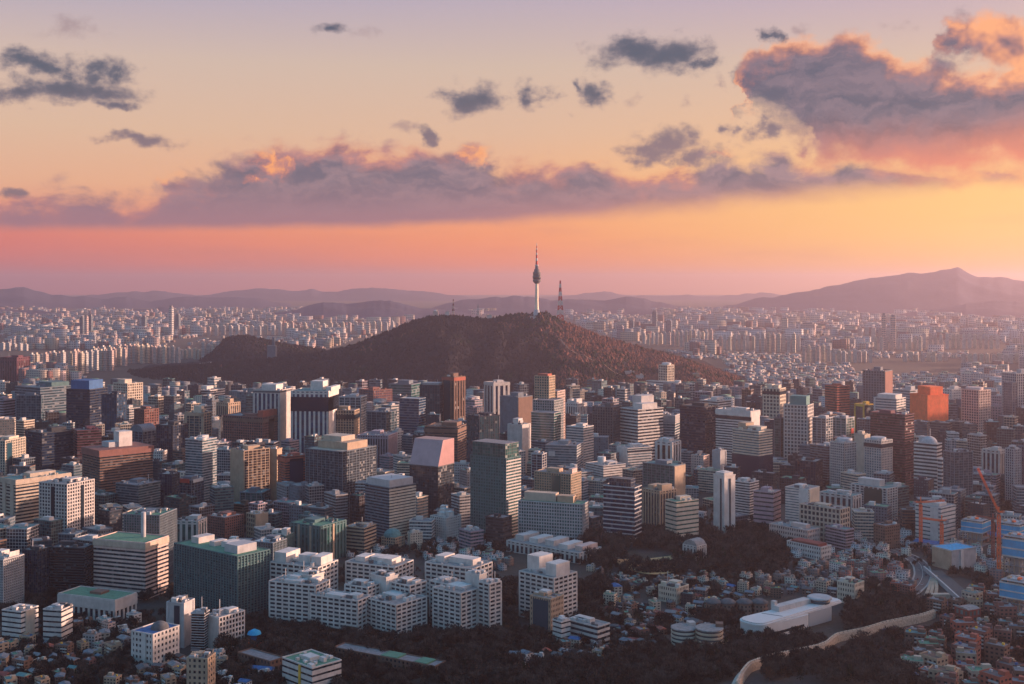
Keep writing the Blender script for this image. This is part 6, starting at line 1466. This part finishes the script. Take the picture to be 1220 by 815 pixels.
# single far towers
def far_tower(label, px, wpx, yt, yb, c, cat='tower', n=2):
    y = F * 310 / (yb - HY); s = y / F; h = (yb - yt) * s
    root = empty('distant_tower', ((px - CX) * s, y, 26), -.35); tag(root, label, cat)
    core('wall', facade(c, 'lite', .12, .3, .72), root, wpx * s * .75, wpx * s * .6, h, 2.6 * s, 2.6 * s)
    part('roof', roofm('roofgrey'), root, (0, 0, h + .1), (wpx * s * .5, wpx * s * .4, h * .05 + 2))
far_tower('tall slim pale tower standing highest in the far plain', 204, 6, 366, 402, 'white')
far_tower('dark partner standing close behind the tall slim far tower', 212, 7, 375, 400, 'slate')
far_tower('grey far tower with pale flank, first of the trio on the plain', 98, 6, 378, 404, 'slate'); far_tower('pale middle tower of the far trio on the plain', 103, 5, 377, 406, 'pink'); far_tower('dark last tower of the far trio on the plain', 108, 6, 376, 405, 'slate')
far_tower('dark far tower alone between the trio and the slim tower', 172, 7, 377, 398, 'slate')
far_tower('blue-grey far tower highest in the cluster past the hill slope', 780, 7, 371, 396, 'slate'); far_tower('mauve far block first in the cluster past the hill slope', 739, 10, 388, 404, 'mauve'); far_tower('blue-grey far tower beside the mauve far block', 753, 6, 382, 400, 'slate'); far_tower('twin-like blue far tower at the cluster end', 797, 9, 382, 398, 'slate')
far_tower('tall pink far tower, thinner of the pair under the big mountain', 1053, 6, 375, 414, 'pink'); far_tower('tall pink far tower, broader of the pair under the big mountain', 1064, 8, 377, 414, 'pink'); far_tower('pale yellow-lit far tower with stepped top', 935, 9, 379, 396, 'cream'); far_tower('wide rose far block below the pale stepped tower', 963, 22, 385, 402, 'pink')
print('slabs', n_ap)
# ---------------------------------------------------------------- trees
def mat_leaf(name, a, bcol):
    m, t, b = new_mat(name); geo = t.node('ShaderNodeNewGeometry'); oi = t.node('ShaderNodeObjectInfo')
    n1 = t.smooth(t.noise(geo.outputs['Position'], .07, 3, .6)[0], .36, .66)
    r = t.math('ADD', t.math('MULTIPLY', geo.outputs['Random Per Island'], .35), t.math('MULTIPLY_ADD', oi.outputs['Random'], .3, t.math('MULTIPLY_ADD', n1, .65, -.12)))
    t.l.new(t.mix(r, a, bcol), b.inputs['Base Color']); b.inputs['Roughness'].default_value = .95; b.inputs['Specular IOR Level'].default_value = .1
    return m
M_twig = mat_leaf('bare_twigs', (.010, .011, .013, 1), (.100, .086, .078, 1))
M_bark = mat_plain('bark', (.07, .055, .045), .95, .3, .8)
M_ever = mat_leaf('evergreen_needles', (.008, .015, .010, 1), (.028, .042, .026, 1))
M_rust = mat_leaf('rusty_oak_leaves', (.030, .018, .014, 1), (.110, .062, .042, 1))
M_hillred = mat_leaf('sun_reddened_trees_on_the_hill', (.10, .042, .034, 1), (.19, .085, .062, 1))  # evening sunlight on the slope put into the tree colour
M_hilltwig = mat_leaf('bare_trees_on_the_hill', (.009, .011, .014, 1), (.028, .025, .027, 1))
def crown_mesh(kind, n, rx, rz, seed):
    """many small blades through the volume of a crown -> verts, tris"""
    r = np.random.RandomState(seed)
    d = r.normal(size=(n, 3)); d /= np.linalg.norm(d, axis=1)[:, None]
    if kind == 'cone':
        t = r.rand(n) ** .8; rad_ = (1 - t) * rx * (.45 + .55 * r.rand(n)) + .15; a = r.rand(n) * 6.283
        c = np.stack([rad_ * np.cos(a), rad_ * np.sin(a), t * rz * 2.0 - rz * .9], -1); dirn = np.stack([np.cos(a), np.sin(a), -.35 + 0 * a], -1); L, Wd = .34 * rx, .16 * rx
    else:
        lob = r.normal(size=(7, 3)) * np.array([.48, .48, .36]); k_ = r.randint(0, 7, n)
        q = lob[k_] + d * (.20 + .34 * r.rand(n)[:, None] ** .5)
        c = q * np.array([rx, rx, rz]); dirn = d + np.array([0, 0, .6]); L, Wd = (.30 * rx, .105 * rx) if kind == 'bare' else (.24 * rx, .13 * rx)
    dirn = dirn + r.normal(size=(n, 3)) * .45; dirn /= np.linalg.norm(dirn, axis=1)[:, None]
    side = np.cross(dirn, r.normal(size=(n, 3))); side /= np.linalg.norm(side, axis=1)[:, None]
    ln = L * (.6 + .8 * r.rand(n))[:, None]; wd = Wd * (.6 + .8 * r.rand(n))[:, None]
    V = np.stack([c - side * wd * .5 - dirn * ln * .4, c + side * wd * .5 - dirn * ln * .4, c + side * wd * .25 + dirn * ln * .6, c - side * wd * .25 + dirn * ln * .6], 1)
    return V.reshape(-1, 3), np.arange(n * 4).reshape(n, 4)
def trunk_mesh(h, r0, seed, limbs=5):
    r = random.Random(seed); v, f = [], []
    def tube(a, b_, ra, rb, k_=5):
        a, b_ = Vector(a), Vector(b_); d = (b_ - a).normalized(); u = d.orthogonal().normalized(); w_ = d.cross(u); o = len(v)
        for p, q in ((a, ra), (b_, rb)):
            for i in range(k_): an = 6.283 * i / k_; v.append(tuple(p + u * math.cos(an) * q + w_ * math.sin(an) * q))
        f.extend([(o + i, o + (i + 1) % k_, o + k_ + (i + 1) % k_, o + k_ + i) for i in range(k_)])
    tube((0, 0, -.6), (0, 0, h * .45), r0, r0 * .7); tube((0, 0, h * .45), (r.uniform(-.4, .4), r.uniform(-.4, .4), h * .85), r0 * .7, r0 * .2)
    for i in range(limbs):
        a = 6.283 * i / limbs + r.uniform(-.4, .4); z0 = h * r.uniform(.3, .55); rr = h * r.uniform(.24, .36)
        tube((0, 0, z0), (rr * math.cos(a), rr * math.sin(a), z0 + h * r.uniform(.2, .36)), r0 * .5, r0 * .12, 4)
    return v, f
TREEK = []
for i in range(5): TREEK.append(('bare_tree', crown_mesh('bare', 620, 4.1 + .4 * i, 3.6 + .3 * i, 40 + i), trunk_mesh(8.5 + .4 * i, .26, i), 5.8 + .35 * i, M_twig))
for i in range(2): TREEK.append(('pine_tree', crown_mesh('cone', 260, 2.5 + .5 * i, 4.4, 60 + i), trunk_mesh(8.5, .22, 20 + i, 3), 4.9, M_ever))
for i in range(2): TREEK.append(('oak_tree', crown_mesh('leafy', 300, 3.4, 2.9, 70 + i), trunk_mesh(7.5, .25, 30 + i), 5.0, M_rust))
TMESH = []
for nm, (cv, cf), (tv, tf), zc, mt in TREEK:
    mc = bpy.data.meshes.new('crown'); mc.from_pydata([tuple(p) for p in cv + np.array([0, 0, zc])], [], cf.tolist()); mc.materials.append(mt)
    mtk = bpy.data.meshes.new('trunk'); mtk.from_pydata(tv, [], tf); mtk.materials.append(M_bark); TMESH.append((nm, mc, mtk))
R = random.Random(77)
ZN = ['the band of bare wood under the tan twin-topped flats', 'the dark wood about the old stone wall', 'the trees before the white apartments', 'the trees below the low school block', 'the trees beside the lone white apartments', 'the trees behind the low school block', 'the trees at the curved museum']
TR = []
for zi, poly in enumerate(WOODS):
    wp = [ground(a, b_)[:2] for a, b_ in poly]; wx = [p[0] for p in wp]; wy = [p[1] for p in wp]
    sp = 8.2; yy = min(wy)
    while yy < max(wy):
        xx = min(wx)
        while xx < max(wx):
            x, y = xx + R.uniform(-2.4, 2.4), yy + R.uniform(-2.4, 2.4); xx += sp
            if not inside(x, y, wp): continue
            px, py = project(x, y, float(gz(x, y)))
            if not -20 < px < 1240 or py > 838: continue
            if any(inside(px, py, p) for p in OPEN) or not is_free(x, y, 3, 3, 0, .5) or wall_near(x, y): continue
            clump = float(fbm(x / 30, y / 30, 8, 3))
            k_ = R.randrange(5) if R.random() < .78 else R.choice([5, 6]) if clump > 0 or R.random() < .3 else R.choice([7, 8])
            if R.random() < .12: continue
            TR.append((y, x, zi, k_, R.uniform(.7, 1.35), R.uniform(0, 6.28), px, py))
        yy += sp
print('trees', len(TR))
TR.sort(); SOLO = []; MASS = []
for k_, tr in enumerate(TR):
    if len(SOLO) < 270 and 660 < tr[7] < 812 and k_ % 3 == 0: SOLO.append(tr)
    else: MASS.append(tr)
KW = dict(bare_tree='bare grey-brown winter tree', pine_tree='dark green pine tree', oak_tree='rust-leaved oak tree')
for (y, x, zi, k_, s, a, px, py) in SOLO:
    nm, mc, mtk = TMESH[k_]
    root = empty(nm, (x, y, float(gz(x, y))), a); root.scale = (s, s, s)
    tag(root, KW[nm] + ' among ' + ZN[zi], 'tree', nm.replace('_', ' ') + 's of ' + ZN[zi])
    link(bpy.data.objects.new('trunk', mtk), root); link(bpy.data.objects.new('crown', mc), root)
# street and garden trees between houses, and the rest of the woods: masses
R = random.Random(3)
for _ in range(12500):
    px, py = R.uniform(-10, 1230), 560 + 265 * R.random() ** .8
    if blocked(px, py): continue
    x, y, g = ground(px, py)
    if not is_free(x, y, 2.2, 2.2, 0, .6) or wall_near(x, y): continue
    if float(fbm(x / 60, y / 60, 4, 3)) < (-.12 if py < 735 else -.45): continue
    MASS.append((y, x, 9, R.choice([0, 1, 2, 3, 4, 0, 1, 5, 6, 7, 8]), R.uniform(.5, 1.0), R.uniform(0, 6.28), px, py))
def mass(name, lst, k_sel, mat, with_trunk=True):
    Vs, Fs, o = [], [], 0
    for (y, x, zi, k_, s, a, px, py) in lst:
        if k_ not in k_sel: continue
        _, (cv, cf), (tv, tf), zc, mt = TREEK[k_]
        c, sn = math.cos(a), math.sin(a); g = float(gz(x, y))
        st_ = 1 if y < 1250 else 2                       # thinner crowns far back
        v = (cv + np.array([0, 0, zc])) * s; v = v.reshape(-1, 4, 3)[::st_]
        if st_ > 1: ce = v.mean(1, keepdims=True); v = ce + (v - ce) * 1.35
        v = v.reshape(-1, 3)
        v = np.stack([v[:, 0] * c - v[:, 1] * sn + x, v[:, 0] * sn + v[:, 1] * c + y, v[:, 2] + g], -1)
        Vs.append(v); Fs.append(np.arange(len(v)).reshape(-1, 4) + o); o += len(v)
    if Vs: tag(mesh_obj(name, np.concatenate(Vs), np.concatenate(Fs), mat), kind='stuff')
mass('bare_woodland', MASS, (0, 1, 2, 3, 4), M_twig); mass('evergreen_undergrowth', MASS, (5, 6), M_ever); mass('russet_undergrowth', MASS, (7, 8), M_rust)

# forest on the hill: ragged little crowns too many to count
r = np.random.RandomState(9)
def hill_trees(n, x0, x1, y0, y1, fn, size):
    px = r.uniform(x0, x1, n); y = r.uniform(y0, y1, n); x = (px - CX) / F * y; z = fn(px, x, y); ok = z > 27
    return x[ok], y[ok], z[ok]
hxs, hys, hzs = hill_trees(30000, 40, 930, 3080, 4330, lambda p, x, y: hill_z(x, y), 6)
xs2 = r.uniform(228, 428, 3000); ys2 = r.uniform(4300, 4950, 3000); X2 = (xs2 - CX) / F * ys2
tp2 = CAMZ - (np.interp(xs2, sp_[:, 0], sp_[:, 1]) - HY) / F * 4850
Z2 = 20 + (tp2 - 20) * np.cos(np.clip(np.abs(ys2 - 4850) / 560, 0, 1) * np.pi / 2) ** 1.2 + 3 * fbm(X2 / 40, ys2 / 40, 2, 3) - 4; ok2 = Z2 > 24
px3 = r.uniform(690, 925, 4500); ys3 = r.uniform(3450, 4100, 4500); X3 = (px3 - CX) / F * ys3; Z3 = spur_z(X3, ys3); ok3 = Z3 > 30
X2, ys2, Z2, ok2 = np.r_[X2, X3], np.r_[ys2, ys3], np.r_[Z2, Z3], np.r_[ok2, ok3]
hxs, hys, hzs = np.r_[hxs, X2[ok2]], np.r_[hys, ys2[ok2]], np.r_[hzs, Z2[ok2]]
pxs_ = CX + F * hxs / hys
road_ = np.abs(pxs_ - 672 - (hys - 3850) * .02) < 3
n = len(hxs); S3 = r.uniform(3.2, 6.5, n)
bl = np.array([(math.cos(a) * rr, math.sin(a) * rr, zz_) for a, rr, zz_ in [(0, 1, 0), (1.3, .8, .1), (2.5, 1.1, 0), (3.8, .9, .05), (5.1, 1, 0)]] + [(.25, .1, 1.05), (-.3, .25, .8), (0, -.35, .7)])
fl = np.array([(0, 1, 5), (1, 6, 5), (1, 2, 6), (2, 3, 6), (3, 7, 6), (3, 4, 7), (4, 0, 7), (0, 5, 7), (5, 6, 7)])
aa = r.uniform(0, 6.28, n); ca_, sa_ = np.cos(aa), np.sin(aa); sc3 = S3[:, None]
jj = 1 + r.uniform(-.3, .3, (n, 8))
VX = (bl[None, :, 0] * ca_[:, None] - bl[None, :, 1] * sa_[:, None]) * sc3 * jj + hxs[:, None]
VY = (bl[None, :, 0] * sa_[:, None] + bl[None, :, 1] * ca_[:, None]) * sc3 * jj + hys[:, None]
VZ = bl[None, :, 2] * sc3 * 1.5 * jj + hzs[:, None] - 1
pat = fbm(hxs / 160, hys / 160, 12, 4) + r.uniform(-.25, .25, n) + np.clip((pxs_ - 650) / 60, -.35, .45)  # red sunlit tone painted mostly onto trees of the right flank
for nm_, sel, mt in (('hill_forest', pat < .12, M_hilltwig), ('hill_forest_evergreens', (pat >= .12) & (pat < .35), M_ever), ('hill_forest_sunlit', pat >= .35, M_hillred)):
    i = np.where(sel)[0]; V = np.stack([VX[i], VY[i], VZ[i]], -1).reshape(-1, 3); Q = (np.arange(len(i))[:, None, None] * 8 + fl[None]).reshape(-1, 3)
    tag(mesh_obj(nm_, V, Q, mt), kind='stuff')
